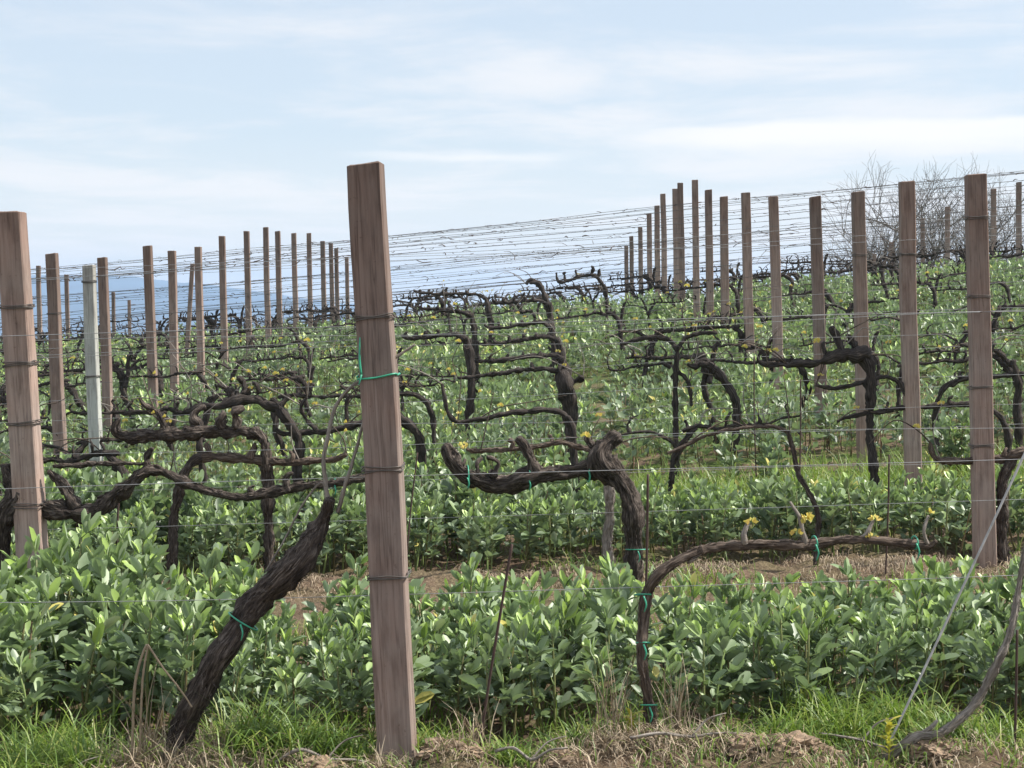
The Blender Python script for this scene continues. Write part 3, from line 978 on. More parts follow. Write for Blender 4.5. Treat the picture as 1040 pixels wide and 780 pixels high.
# --- the rest of the rows: varied copies
VAR, CAN = [], []
for v in range(14):
    sgn = -1 if v % 3 else 1
    H = rng.uniform(.60, .74)
    lx = rng.uniform(-.12, .12)
    r0 = rng.uniform(.019, .032)
    tk, ar = MB(), MB()
    tp = [(lx, 0, -.08), (lx * .8 + rng.uniform(-.03, .03), rng.uniform(-.04, .04), H * .3), (lx * .3 + rng.uniform(-.05, .05), rng.uniform(-.05, .05), H * .62),
          (sgn * .03, 0, H * .88), (sgn * .13, 0, H + .01)]
    tube(tk, tp, [r0 * 1.15, r0, r0 * rng.uniform(.85, 1.2), r0 * rng.uniform(.95, 1.3), r0 * .8], 9, r0 * .8, .65, .5)
    if v % 4 == 1:
        tube(tk, [(0, 0, H * .7), (-sgn * .05, .02, H + .02), (-sgn * .09, .0, H + .1)], [r0 * .8, r0 * .7, r0 * .5], 8, None, .6, .5)
    La = rng.uniform(.62, .98)
    n = 7
    ap = [(sgn * (.04 + La * i / n), rng.uniform(-.02, .02), H + (0 if i == 0 else rng.uniform(-.016, .022))) for i in range(n + 1)]
    if v % 5 == 2:
        ap[-1] = (ap[-2][0] + sgn * .03, 0, ap[-2][2] + .10)
    ra = r0 * rng.uniform(.5, .68)
    tube(ar, ap, np.linspace(ra * 1.15, ra * .55, n + 1), 8, ra * .9, .8, .3)
    ends = []
    for i in range(1, n + 1):
        if rng.uniform() < .85:
            t = rng.uniform(.2, 1)
            p = np.array(ap[i - 1]) * (1 - t) + np.array(ap[i]) * t
            L = rng.uniform(.05, .13)
            spur(ar, p, L, rng.uniform(.007, .012), 6)
            ends.append(p + [0, -.01, L * 1.05])
    if v % 3 == 0:
        ap2 = [(-sgn * .02, 0, H - .08), (-sgn * .14, .02, H + .0), (-sgn * .30, 0, H + .02), (-sgn * .46, 0, H - .02)]
        tube(ar, ap2, np.linspace(ra, ra * .5, 4), 8, None, .5, .6)
        spur(ar, ap2[2], .1, .009, 6)
    clist = []
    for _ in range(int(rng.integers(2, 5))):
        i = int(rng.integers(1, n))
        a0 = np.array(ap[i])
        cn = MB()
        if rng.uniform() < .55:    # upright shoot
            L = rng.uniform(.10, .42)
            tube(cn, [a0, a0 + [rng.uniform(-.06, .06), rng.uniform(-.03, .03), L * .5], a0 + [rng.uniform(-.14, .14), rng.uniform(-.04, .04), L]], [.0045, .0036, .002], 5, .05)
        else:                      # shoot bent along the wire
            L = rng.uniform(.25, .7) * rng.choice([-1, 1])
            tube(cn, [a0, a0 + [L * .2, .01, .09], a0 + [L * .6, .0, rng.uniform(.05, .2)], a0 + [L, rng.uniform(-.03, .03), rng.uniform(-.02, .22)]], [.0052, .0045, .0038, .002], 5, .05)
        clist.append(cn.mesh('cane', M['cane' if v % 2 else 'arm']))
    CAN.append(clist)
    VAR.append((tk.mesh('trunk', M['farbark']), ar.mesh('arm', M['farbark']), ends, sgn, La))

nv = 0
for k in range(3, NROW):
    zc = .5 * sum(ROWS[k])
    half = zc * D * .288 * 1.05 + .35
    if k >= 16:
        half = min(half, 13)
    sp = .94 if k < 9 else 1.12
    x = -half + rng.uniform(0, .5)
    cells = []
    while x < half:
        cells.append(x)
        x += sp * rng.uniform(.85, 1.15)
    cnt = {'l': 0, 'm': 0, 'r': 0}
    for x in cells:
        hit = False
        for (r_, a, b, xt) in TR:
            if r_ == k and (abs(x - xt) < .55):
                hit = True
        if hit:
            continue
        y = row_y(k, x) + rng.uniform(-.03, .03)
        v = int(rng.integers(0, len(VAR)))
        for (r_, a, b, xt) in TR:      # keep the copied arm off the traced arm
            if r_ == k and a - .2 < x < b + .2 and rng.uniform() < .4:
                hit = True
        if hit:
            continue
        zone = 'l' if x < XL else ('m' if x < XR else 'r')
        cnt[zone] += 1
        c = cnt[zone]
        pos = {'l': 'left of the left post column', 'm': 'right of the left post column', 'r': 'right of the right post column'}[zone]
        num = ORD[c] + ' dark bare vine' + (' from the left' if zone == 'l' else '')
        if zone == 'l':
            lab = '%s from the photo\'s left edge in the %s vine row, left of left posts' % (ORD[c] + ' vine', ORD[k + 1])
        else:
            lab = '%s %s in the %s vine row' % (ORD[c] + ' dark bare vine', pos, ORD[k + 1])
        e = bpy.data.objects.new('grapevine', None)
        COL.objects.link(e)
        e.location = (x, y, gz(x, y))
        e.rotation_euler = (rng.uniform(-.05, .05), -float(np.interp(y / D, _sz, _sv)) + rng.uniform(-.06, .06), rng.uniform(-.12, .12))
        s = rng.uniform(.88, 1.12)
        e.scale = (s * rng.uniform(.9, 1.08), s, s * rng.uniform(.95, 1.06))
        e.empty_display_size = .1
        tag(e, lab, 'vine', 'old vines tied along the wires')
        link('trunk', VAR[v][0], e)
        link('arm', VAR[v][1], e)
        if k < 12:
            for cm in CAN[v]:
                link('cane', cm, e)
        if k < 10 and VAR[v][2]:
            for p in VAR[v][2][:: 2]:
                if rng.uniform() < .35:
                    b = link('bud', BUDS[rng.integers(0, 3)], e, Vector(p))
                    b.scale = (1.2,) * 3
        nv += 1
print('vines', nv + len(TR))

# ------------------------------------------------------------------ stakes, cable
def rod(pts, Z, w, label, name='metal_stake', mat='rust', rough=.0):
    p, r = px_pts([(x, y, w) for x, y in pts], Z)
    g = gz(p[-1][0], p[-1][1])
    p[-1] = (p[-1][0], p[-1][1], min(p[-1][2], g - .05))
    O = np.array([p[-1][0], p[-1][1], g])
    mb = MB()
    tube(mb, np.array(p) - O, r, 8, .05, rough, .0)
    o = link(name, mb.mesh(name, M[mat]), None, Vector(O))
    return tag(o, label, 'stake')


rod([(520, 553), (512, 600), (498, 685), (484, 770)], 1.0, 3.4, 'thin rusty rod leaning in the beans right of the foreground post')
rod([(658, 482), (657, 560), (655, 650), (654, 760)], 1.01, 3.2, 'thin dark rod standing against the young vine with green ties')
rod([(1033, 640), (1032, 700), (1030, 785)], .985, 3.4, 'thin dark rod by the bent cane at the right edge')
rod([(903, 462), (902, 520), (899, 592)], 1.70, 2.6, 'thin dark rod in the beans left of the thick right post')
rod([(424, 460), (416, 530), (408, 600)], 1.6, 2.2, 'slender brown rod just right of the foreground post, among beans')
rod([(121, 500), (119, 545), (117, 600)], 1.5, 3.0, 'short dark stake under the sloping vine arm at left')
rod([(766, 362), (766, 420), (769, 475)], 2.3, 2.0, 'thin dark rod by the arching old vine, centre right')
rod([(813, 385), (813, 440), (811, 530)], 1.9, 2.2, 'thin dark rod above the young vine buds, before the right column')
a, b = P(1105, 320, 1.03), P(893, 746, .985)
b.z = gz(b.x, b.y) - .03
mb = MB()
tube(mb, [np.array(a - b), np.array((a - b) * .5) + [0, 0, -.01], (0, 0, 0)], .0042, 8, .1)
tag(link('anchor_cable', mb.mesh('anchor_cable', M['cable']), None, b), 'pale slanting anchor cable running into the grass at the lower right', 'cable')

# ------------------------------------------------------------------ bare trees
def bare_tree(px, py_top, Z, spread, label, seed):
    r2 = np.random.default_rng(seed)
    top = P(px, py_top, Z)
    x0, y0 = top.x, Z * D
    g = gz(x0, y0)
    H = top.z - g
    tk, br = MB(), MB()
    count = [0]

    def grow(p, d, L, r, lev):
        if count[0] > 620:
            return
        count[0] += 1
        n = 4
        pts = [p]
        for i in range(n):
            d = d + r2.normal(size=3) * .13 + np.array([0, 0, .05])
            d /= np.linalg.norm(d)
            p = p + d * L / n
            pts.append(p)
        tube(tk if lev == 0 else br, pts, np.linspace(r, r * .6, n + 1), 6 if lev < 2 else 4, L / n)
        if lev >= 5:
            return
        nb = 4 if lev < 3 else (3 if lev < 4 else 2)
        for i in range(nb):
            a = pts[r2.integers(2, n + 1)] if i else pts[-1]
            dd = d + r2.normal(size=3) * np.array([.42, .42, .22]) * spread
            dd /= np.linalg.norm(dd)
            grow(a, dd, L * r2.uniform(.60, .82), r * .58, lev + 1)

    for s in range(3):
        d = np.array([r2.uniform(-.45, .45) * spread, r2.uniform(-.3, .3), 1.0])
        d /= np.linalg.norm(d)
        count[0] = 0
        grow(np.array([r2.uniform(-.15, .15), r2.uniform(-.15, .15), -.2]), d, H * .33, .05, 0)
    # scale to the measured height
    e = bpy.data.objects.new('bare_tree', None)
    COL.objects.link(e)
    e.location = (x0, y0, g)
    tag(e, label, 'tree', 'bare trees beyond the crest')
    vv = np.concatenate(br.v)
    k = H / max(vv[:, 2].max(), .1)
    e.scale = (k, k, k)
    link('trunk', tk.mesh('trunk', M['tree']), e)
    link('branches', br.mesh('branches', M['tree']), e)


bare_tree(945, 150, 9.0, 1.1, 'leafless tree behind the second and thickest posts of the right column', 4)
bare_tree(1018, 152, 9.3, 1.2, 'leafless tree at the right edge, beyond the crest', 8)
bare_tree(893, 200, 9.6, 1.0, 'lower leafless shrub tree between second and third right column posts', 15)

# ------------------------------------------------------------------ broad beans
def frames(d, up):
    d = d / (np.linalg.norm(d, axis=1)[:, None] + 1e-9)
    s = np.cross(d, up)
    s /= np.linalg.norm(s, axis=1)[:, None] + 1e-9
    n = np.cross(s, d)
    return d, s, n


def leaves_hi(p, d, s, n, L, W, fold, curl, tint):
    """oval leaflets folded along the midrib: 11 points and 8 faces each"""
    N = len(p)
    ts = np.array([.16, .5, .86])
    wf = np.array([.66, 1.04, .70])
    out = np.zeros((N, 11, 3))
    out[:, 0] = p
    for i, (t, w) in enumerate(zip(ts, wf)):
        c = p + d * (L * t)[:, None] + n * (curl * t * t * L)[:, None]
        lift = (fold * W * w)[:, None] * n
        out[:, 1 + i * 3] = c - s * (W * w * .5)[:, None] + lift * .5
        out[:, 2 + i * 3] = c
        out[:, 3 + i * 3] = c + s * (W * w * .5)[:, None] + lift * .5
    out[:, 10] = p + d * L[:, None] + n * (curl * L)[:, None]
    tq = np.array([[1, 2, 5, 4], [2, 3, 6, 5], [4, 5, 8, 7], [5, 6, 9, 8]])
    tt = np.array([[0, 2, 1], [0, 3, 2], [7, 8, 10], [8, 9, 10]])
    off = (np.arange(N) * 11)[:, None, None]
    return out.reshape(-1, 3), (tq[None] + off).reshape(-1, 4), (tt[None] + off).reshape(-1, 3), np.repeat(tint, 11)


def leaves_lo(p, d, s, n, L, W, fold, curl, tint):
    N = len(p)
    out = np.zeros((N, 4, 3))
    c = p + d * (L * .5)[:, None]
    out[:, 0] = p
    out[:, 1] = c - s * (W * .5)[:, None] + n * (fold * W * .5)[:, None]
    out[:, 2] = p + d * L[:, None] + n * (curl * L)[:, None]
    out[:, 3] = c + s * (W * .5)[:, None] + n * (fold * W * .5)[:, None]
    tt = np.array([[0, 2, 1], [0, 3, 2]])
    off = (np.arange(N) * 4)[:, None, None]
    return out.reshape(-1, 3), None, (tt[None] + off).reshape(-1, 3), np.repeat(tint, 4)


def bean_variant(hi, seed, H):
    r = np.random.default_rng(seed)
    fol, stm = MB(), MB()
    p, d, up, L, W, ti = [], [], [], [], [], []
    ns = (r.integers(2, 4) if hi else 2)
    for s in range(ns):
        h = H * r.uniform(.82, 1.05)
        az = r.uniform(0, 6.28)
        lean = r.uniform(.02, .16)
        b0 = np.array([math.cos(az), math.sin(az), 0]) * r.uniform(.01, .05)
        tip = b0 + np.array([math.cos(az) * lean * h, math.sin(az) * lean * h, h])
        mid = (b0 + tip) / 2 + np.array([r.normal() * .012, r.normal() * .012, 0])
        tube(stm, [b0 - [0, 0, .04], mid, tip], [.0062, .0055, .003] if hi else [.006, .005, .003], 5 if hi else 3, .2 if hi else .5, tint=r.uniform(.05, .95))
        nn = int(h / .040) if hi else int(h / .055)
        a0 = r.uniform(0, 6.28)
        for i in range(nn):
            t = (i + 1) / nn
            if t < .16:
                continue
            c = (b0 * (1 - t) ** 2 + 2 * t * (1 - t) * mid + t * t * tip)
            a = a0 + i * 2.5 + r.normal() * .35
            top = t > .80
            el = r.uniform(.25, .8) if not top else r.uniform(.45, 1.3)
            rd = np.array([math.cos(a) * math.cos(el), math.sin(a) * math.cos(el), math.sin(el)])
            rl = r.uniform(.045, .085) * (1 if not top else .5)
            e1 = c + rd * rl
            if hi:
                tube(stm, [c, e1], [.0022, .0014], 4, 1, tint=.8)
            npair = (2 if r.uniform() < .6 else 3) if not top else 3
            if not hi:
                npair = 1 if r.uniform() < .5 else 2
            side = np.cross(rd, [0, 0, 1.0])
            side /= np.linalg.norm(side) + 1e-9
            for j in range(npair):
                q0 = c + rd * rl * (.45 + .55 * (j + 1) / npair)
                for sg in (-1, 1):
                    dd = rd * r.uniform(.5, 1.0) + side * sg * r.uniform(.35, .85) + np.array([0, 0, r.uniform(-.2, .75) if not top else r.uniform(.3, 1.2)])
                    p.append(q0)
                    d.append(dd)
                    up.append(np.array([0, 0, 1.0]) + r.normal(size=3) * (.38))
                    big = r.uniform(.052, .096) if not top else r.uniform(.046, .088)
                    if t < .35:
                        big *= .8
                    L.append(big * (1 if hi else 1.25))
                    W.append(big * (r.uniform(.42, .58) if not top else r.uniform(.32, .46)) * (1 if hi else 1.25))
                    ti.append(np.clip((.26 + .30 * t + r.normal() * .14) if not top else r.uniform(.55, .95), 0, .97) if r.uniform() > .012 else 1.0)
            if hi or r.uniform() < .5:
                st = r.uniform(.02, .03)   # stipules at the node
                p.append(c); d.append(rd * .3 + np.array([0, 0, .5]) + r.normal(size=3) * .3); up.append(r.normal(size=3) + [0, 0, 1]); L.append(st); W.append(st * .6); ti.append(.7)
    p, d, up = np.array(p), np.array(d), np.array(up)
    d, s, n = frames(d, up)
    N = len(p)
    f = r.uniform(.15, .7, N)
    cu = r.uniform(-.25, .12, N)
    fn = leaves_hi if hi else leaves_lo
    v, q, t, tt = fn(p, d, s, n, np.array(L), np.array(W), f, cu, np.array(ti))
    fol.add(v, q, t, tint=tt)
    return fol, stm


HI = [bean_variant(True, 100 + i, (.36, .41, .39, .44, .34, .42)[i % 6]) for i in range(18)]
LO = [bean_variant(False, 200 + i, (.32, .42, .38, .46)[i % 4]) for i in range(12)]
HIM = [(f.mesh('foliage', M['bean_leaf']), s.mesh('stem', M['bean_stem'])) for f, s in HI]


def scatter(x0, x1, y0f, y1f, dens):
    """jittered points in the band between two row lines"""
    st = 1 / math.sqrt(dens)
    pts = []
    for x in np.arange(x0, x1, st):
        ya, yb = y0f(x), y1f(x)
        for y in np.arange(ya, yb, st):
            pts.append((x + rng.uniform(-.55, .55) * st, y + rng.uniform(-.55, .55) * st))
    return np.array(pts) if pts else np.zeros((0, 2))


near_pts = []
far_pts = []


def inview(x, y, m=1.3):
    return abs(x) < y * .288 + m


for k in range(0, NROW + 2):
    if k < NROW - 1:
        ya = lambda x, k=k: row_y(k, x)
        yb = lambda x, k=k: row_y(k + 1, x)
    else:
        ya = lambda x, k=k: row_y(NROW - 1, x) + (k - NROW + 1) * 2.0
        yb = lambda x, k=k: row_y(NROW - 1, x) + (k - NROW + 2) * 2.0
    w = (yb(0)) * .288 + 1.5
    if k == 0:
        pts = scatter(-w, w, lambda x: ya(x) + .33, lambda x: yb(x) - .34, 30)
    elif k == 2:
        pts = scatter(-w, w, lambda x: ya(x) + .50, lambda x: yb(x) - .18, 27)
    elif k == 1:
        pts = scatter(-w, w, lambda x: ya(x) + .5, lambda x: yb(x) - .75, 12)
        pts = np.array([p for p in pts if p[0] < -1.2 and vnoise(p[:1] * 2, p[1:] * 2, 5)[0] > .5]).reshape(-1, 2)
    elif k == 3:
        pts = scatter(-w, w, lambda x: ya(x) + .4, lambda x: yb(x) - .3, 16)
        pts = np.array([p for p in pts if vnoise(p[:1] * 1.6, p[1:] * 1.6, 6)[0] > (.38 if p[0] < .7 else .66)]).reshape(-1, 2)
    else:
        e = .36
        pts = scatter(-w, w, lambda x: ya(x) + e, lambda x: yb(x) - e * .5, 20 if k % 2 == 0 else 17)
        pts = np.array([p for p in pts if vnoise(p[:1] * 1.2, p[1:] * 1.2, 66)[0] > .24]).reshape(-1, 2)
    for p in pts:
        if inview(*p):
            (near_pts if k < 4 else far_pts).append((p[0], p[1], k))
near_pts.sort(key=lambda t: t[1])
seen = [p for p in near_pts if inview(p[0], p[1], .12)]
front = seen[:300]
rest_hi = seen[300:] + [p for p in near_pts if not inview(p[0], p[1], .12)]
print('beans', len(front), len(rest_hi), len(far_pts))
xpost = -.44
for i, (x, y, k) in enumerate(front):
    e = bpy.data.objects.new('broad_bean_plant', None)
    COL.objects.link(e)
    e.location = (x, y, gz(x, y))
    e.rotation_euler = (rng.uniform(-.1, .1), rng.uniform(-.1, .1), rng.uniform(0, 6.28))
    s = rng.uniform(.80, 1.08) * (1.0 + .30 * (vnoise(np.array([x * 1.1]), np.array([y]), 77)[0] - .5))
    if k == 0 and x < -1.0:
        s *= 1.16
    elif k == 0:
        s *= .93 if x < .6 else .84
    e.scale = (s, s, s)
    e.empty_display_size = .05
    if k == 0:
        side = 'left' if x < -.42 else ('between' if x < .75 else 'right')
        lab = {'left': 'leafy broad bean plant in the front bed, left of the foreground post',
               'between': 'leafy broad bean plant in the front bed, between foreground post and young vine',
               'right': 'leafy broad bean plant in the front bed, right of the young vine'}[side]
        grp = {'left': 'front bed beans left of the foreground post', 'between': 'front bed beans between foreground post and young vine', 'right': 'front bed beans right of the young vine'}[side]
    elif k == 1:
        lab, grp = 'scattered broad bean plant behind the front bed, at left', 'scattered beans behind the front bed'
    else:
        lab, grp = 'broad bean plant in the front part of the second bean bed', 'beans of the second bed, nearest ones'
    tag(e, lab, 'bean plant', grp)
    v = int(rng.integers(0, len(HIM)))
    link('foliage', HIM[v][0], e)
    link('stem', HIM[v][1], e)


def tile(mb, variants, pts, smin, smax):
    arr = []
    for f, s in variants:
        fa, sa = f.arrays(), s.arrays()
        n = len(fa[0])
        V = np.vstack([fa[0], sa[0]])
        Q = np.vstack([fa[1], sa[1] + n])
        T = np.vstack([fa[2], sa[2] + n])
        QM = np.r_[np.zeros(len(fa[1]), int), np.ones(len(sa[1]), int)]
        TM = np.r_[np.zeros(len(fa[2]), int), np.ones(len(sa[2]), int)]
        arr.append((V, Q, T, QM, TM, np.r_[fa[5], sa[5]]))
    xy = np.array([(p[0], p[1]) for p in pts])
    zz = ground(xy[:, 0], xy[:, 1])
    for (x, y), z in zip(xy, zz):
        V, Q, T, QM, TM, A = arr[int(rng.integers(0, len(arr)))]
        s = rng.uniform(smin, smax) * (.68 + .66 * vnoise(np.array([x * .9]), np.array([y * .9]), 78)[0])
        R = Matrix.Translation((x, y, z)) @ (Matrix.Rotation(rng.uniform(-.12, .12), 4, 'X') @ Matrix.Rotation(rng.uniform(0, 6.28), 4, 'Z') @ Matrix.Scale(s, 4))
        R = np.array(R)
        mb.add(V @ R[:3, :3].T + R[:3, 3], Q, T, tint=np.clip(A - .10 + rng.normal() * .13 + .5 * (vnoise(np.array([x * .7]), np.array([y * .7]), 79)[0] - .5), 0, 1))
        mb.qm[-1:] = [QM] if len(Q) else mb.qm[-1:]
        mb.tm[-1] = TM
    return mb


mb = MB()
if rest_hi:
    tile(mb, HI, rest_hi, .85, 1.12)
o = link('broad_bean_field', mb.mesh('broad_bean_field', [M['bean_leaf'], M['bean_stem']]))
tag(o, 'green broad bean crop of the second bed, below the rising field', 'crop', kind='stuff')
mb = MB()
tile(mb, LO, far_pts, .72, 1.05)
o = link('broad_bean_field', mb.mesh('broad_bean_field', [M['bean_leaf'], M['bean_stem']]))
tag(o, 'green broad bean crop covering the rising field up to the crest', 'crop', kind='stuff')

# ------------------------------------------------------------------ grass and straw
def blades(pts, hmin, hmax, w, bend, tlo, thi, flat=0.0):
    pts = np.asarray(pts)
    N = len(pts)
    z = ground(pts[:, 0], pts[:, 1]) - .01
    az = rng.uniform(0, 6.283, N)
    L = rng.uniform(hmin, hmax, N)
    h = np.stack([np.cos(az), np.sin(az), np.zeros(N)], -1)
    sd = np.stack([-np.sin(az), np.cos(az), np.zeros(N)], -1)
    tw = rng.uniform(-.8, .8, N)[:, None]
    sd = sd + h * tw
    sd /= np.linalg.norm(sd, axis=1)[:, None]
    B = rng.uniform(bend * .3, bend, N) + flat
    base = np.stack([pts[:, 0], pts[:, 1], z], -1)
    W = w * rng.uniform(.6, 1.3, N)
    out = np.zeros((N, 8, 3))
    pos = base.copy()
    ang = B * .25
    for i in range(4):
        wi = W * (1, .95, .7, .12)[i]
        out[:, 2 * i] = pos - sd * (wi / 2)[:, None]
        out[:, 2 * i + 1] = pos + sd * (wi / 2)[:, None]
        st = L / 3
        pos = pos + (h * (np.sin(ang) * st)[:, None] + np.array([0, 0, 1.0]) * (np.cos(ang) * st)[:, None])
        ang = ang + B * .55
    q = np.array([[0, 1, 3, 2], [2, 3, 5, 4], [4, 5, 7, 6]])
    off = (np.arange(N) * 8)[:, None, None]
    ti = np.clip(rng.uniform(tlo, thi, N), 0, 1)
    return out.reshape(-1, 3), (q[None] + off).reshape(-1, 4), np.repeat(ti, 8)


def clump(cx, cy, r, n):
    a = rng.uniform(0, 6.283, n)
    d = np.abs(rng.normal(size=n)) * r * .6
    return np.stack([cx + np.cos(a) * d, cy + np.sin(a) * d], -1)


def gp(px, Z):
    return (px - 520) * Z * D / F, Z * D


g = MB()
# strip before the beans
N = 7600
x = rng.uniform(-3.0, 3.0, N)
y = rng.uniform(5.35, 6.15, N)
keep = vnoise(x * 2.2, y * 2.2, 51) > .42
v, q, t = blades(np.stack([x, y], -1)[keep], .04, .11, .005, 1.7, .2, .85)
g.add(v, q, tint=t)
for (px, Z, r, n, h) in [(20, .985, .22, 800, .34), (75, .99, .18, 520, .30), (50, 1.03, .2, 400, .36), (260, 1.0, .16, 460, .36), (300, 1.01, .15, 380, .36), (230, 1.03, .1, 160, .36), (340, 1.0, .13, 220, .22), (585, 1.01, .2, 330, .22),
                         (640, 1.02, .1, 160, .26), (520, .985, .16, 240, .16), (740, .995, .16, 240, .15), (790, 1.0, .16, 300, .22), (860, 1.03, .22, 620, .34), (915, 1.03, .2, 480, .30),
                         (965, .99, .2, 380, .2), (1015, 1.02, .2, 360, .26), (150, 1.02, .12, 160, .22), (440, 1.02, .12, 180, .24), (830, 1.06, .15, 300, .36)]:
    cx, cy = gp(px, Z)
    v, q, t = blades(clump(cx, cy, r, n), h * .3, h * .85, .0058, 1.9, .35, .95)
    g.add(v, q, tint=t)
# bed gaps further back: a verge along every row
for k in range(1, NROW):
    half = .5 * sum(ROWS[k]) * D * .288 + 1.6
    n = int(half * (900 if k < 5 else 420))
    x = rng.uniform(-half, half, n)
    y = row_y(k, x) + rng.normal(size=n) * (.30 if k > 1 else .25)
    dn = vnoise(x * 1.7, y * 1.7, 52 + k)
    keep = dn > (.62 if k == 2 else .45)
    s = 1 if k < 6 else 1.5
    v, q, t = blades(np.stack([x, y], -1)[keep], .08, .26 if k != 2 else .16, .006 * s, 1.6, .25, .98)
    g.add(v, q, tint=t)
N = 5000
x = rng.uniform(-3.2, 3.2, N)
y = rng.uniform(6.0, 7.6, N)
v, q, t = blades(np.stack([x, y], -1), .06, .2, .006, 1.4, .1, .8)
g.add(v, q, tint=t)
for k in (1, 3):
    half = ROWS[k][0] * D * .288 + 1.8
    n = 3500 if k == 1 else 16000
    x = rng.uniform(-half, half, n)
    t_ = rng.uniform(.1, .9, n)
    y = row_y(k, x) * (1 - t_) + row_y(k + 1, x) * t_
    keep = vnoise(x * 1.3, y * 1.3, 59) > (.55 if k == 1 else .25)
    v, q, t = blades(np.stack([x, y], -1)[keep], .08, .18 if k == 1 else .36, .007, 1.5, .4, .98)
    g.add(v, q, tint=t)
tag(link('green_grass', g.mesh('green_grass', M['grass'])), 'green grass growing along the vine rows and before the beans', 'grass', kind='stuff')

s = MB()
for (px, Z, r, n, h, be) in [(170, .985, .17, 500, .17, 1.5), (215, 1.0, .15, 520, .24, 1.2), (130, .985, .14, 320, .26, 1.5), (150, .99, .05, 60, .45, .6), (670, .985, .18, 700, .15, 2.6), (700, .98, .13, 380, .16, 2.2),
                             (640, .985, .12, 300, .18, 2.0), (290, .975, .2, 320, .14, 2.0), (345, .975, .14, 200, .13, 2.0), (460, .985, .12, 160, .1, 2.2), (480, .99, .06, 60, .26, .9), (560, .975, .2, 260, .12, 2.2),
                             (940, .99, .2, 360, .14, 2.2), (850, .98, .2, 220, .1, 2.2), (1000, .985, .2, 260, .16, 2.2), (245, .98, .15, 240, .16, 2.0), (60, .975, .2, 180, .14, 2.0), (405, .985, .08, 120, .14, 1.8)]:
    cx, cy = gp(px, Z)
    v, q, t = blades(clump(cx, cy, r * 1.25, int(n * .75)), h * .25, h * .85, .0034, be * 1.15, .0, 1)
    s.add(v, q, tint=t)
# mown straw lying on the third row's strip and thinner elsewhere
for k, n in ((2, 15000), (1, 2200), (3, 2200), (0, 1300), (4, 1800)):
    half = ROWS[k][0] * D * .288 + 1.6
    x = rng.uniform(-half, half, n)
    y = row_y(k, x) + rng.normal(size=n) * .24 - .03
    keep = vnoise(x * 2.1, y * 2.1, 60 + k) > .36
    v, q, t = blades(np.stack([x, y], -1)[keep], .06, .17, .0042, 2.6, 0, .8, .9)
    s.add(v, q, tint=t)
for (px, Z, r, n, h, be) in [(447, .98, .1, 150, .10, 2.2), (478, .975, .08, 110, .1, 2.2), (765, .97, .12, 170, .1, 2.4), (800, .967, .14, 260, .1, 2.4), (838, .97, .1, 130, .1, 2.4),
                             (575, .968, .1, 160, .1, 2.4), (318, .968, .1, 150, .1, 2.4), (960, .968, .14, 200, .1, 2.4), (400, .972, .09, 150, .12, 1.8), (385, .972, .05, 80, .14, 1.6),
                             (110, .985, .2, 420, .2, 1.8), (225, .98, .16, 360, .18, 1.8), (615, .98, .18, 330, .16, 2.0), (730, .98, .16, 330, .16, 2.0), (690, 1.0, .06, 60, .34, .7), (625, 1.0, .05, 40, .38, .6)]:
    cx, cy = gp(px, Z)
    v, q, t = blades(clump(cx, cy, r, n), h * .3, h, .0034, be, 0, 1)
    s.add(v, q, tint=t)
tag(link('dry_grass', s.mesh('dry_grass', M['straw'])), 'dry straw coloured grass around the vine bases and on bare strips', 'dry grass', kind='stuff')

def clod(px, Z, size, seed):
    r2 = np.random.default_rng(seed)
    nu, nv_ = 40, 26
    th = np.linspace(0, 2 * np.pi, nu, endpoint=False)
    ph = np.linspace(.02, np.pi - .02, nv_)
    T, Ph = np.meshgrid(th, ph)
    X, Y, Zc = np.cos(T) * np.sin(Ph), np.sin(T) * np.sin(Ph), np.cos(Ph)
    o = r2.uniform(0, 50)
    rr = 1 + (vnoise((X + Zc * .7) * 1.6 + o, (Y - Zc * .6) * 1.6, 5) - .5) * .7 + (vnoise((X + Zc) * 4 + o, (Y - Zc) * 4, 6) - .5) * .4 + (vnoise((X - Zc) * 9 + o, (Y + Zc) * 9, 7) - .5) * .3 + (vnoise((X - Zc) * 19 + o, (Y + Zc) * 19, 9) - .5) * .16
    V = np.stack([X * rr * size, Y * rr * size * .8, Zc * rr * size * .55], -1).reshape(-1, 3)
    i = np.arange(nv_ - 1)[:, None]
    j = np.arange(nu)[None, :]
    q = np.stack([i * nu + j, (i + 1) * nu + j, (i + 1) * nu + (j + 1) % nu, i * nu + (j + 1) % nu], -1).reshape(-1, 4)
    mb = MB()
    mb.add(V, q)
    x, y = gp(px, Z)
    o = link('soil_clod', mb.mesh('soil_clod', M['clod'], smooth=False), None, (x, y, gz(x, y) + size * .02))
    o.rotation_euler = (0, 0, r2.uniform(0, 6))
    return o


M['clod'] = plain('dry_earth', (.20, .140, .092), .95, 0, .55, 60)
for i, (px, Z, sz, lab) in enumerate([(447, .985, .075, 'pale clod of earth right at the foot of the foreground post'),
                                      (478, .98, .05, 'small earth clod just right of the pale clod by the post'),
                                      (765, .975, .085, 'brown earth clod at the bottom edge, right of the young vine'),
                                      (800, .972, .10, 'largest brown earth clod on the bottom edge, right of centre'),
                                      (838, .975, .06, 'small brown clod right of the largest clod'),
                                      (232, .978, .06, 'brown clod between the leaning vine and the foreground post'),
                                      (205, .975, .045, 'small crumb of earth under the leaning vine trunk'),
                                      (318, .972, .07, 'earth clod left of the foreground post, on the bottom edge'),
                                      (575, .972, .06, 'earth clod on the bottom edge between the rod and the young vine'),
                                      (960, .972, .08, 'earth clod below the bent cane at the right')]):
    tag(clod(px, Z, sz, 300 + i), lab, 'clod', 'clods of brown earth')

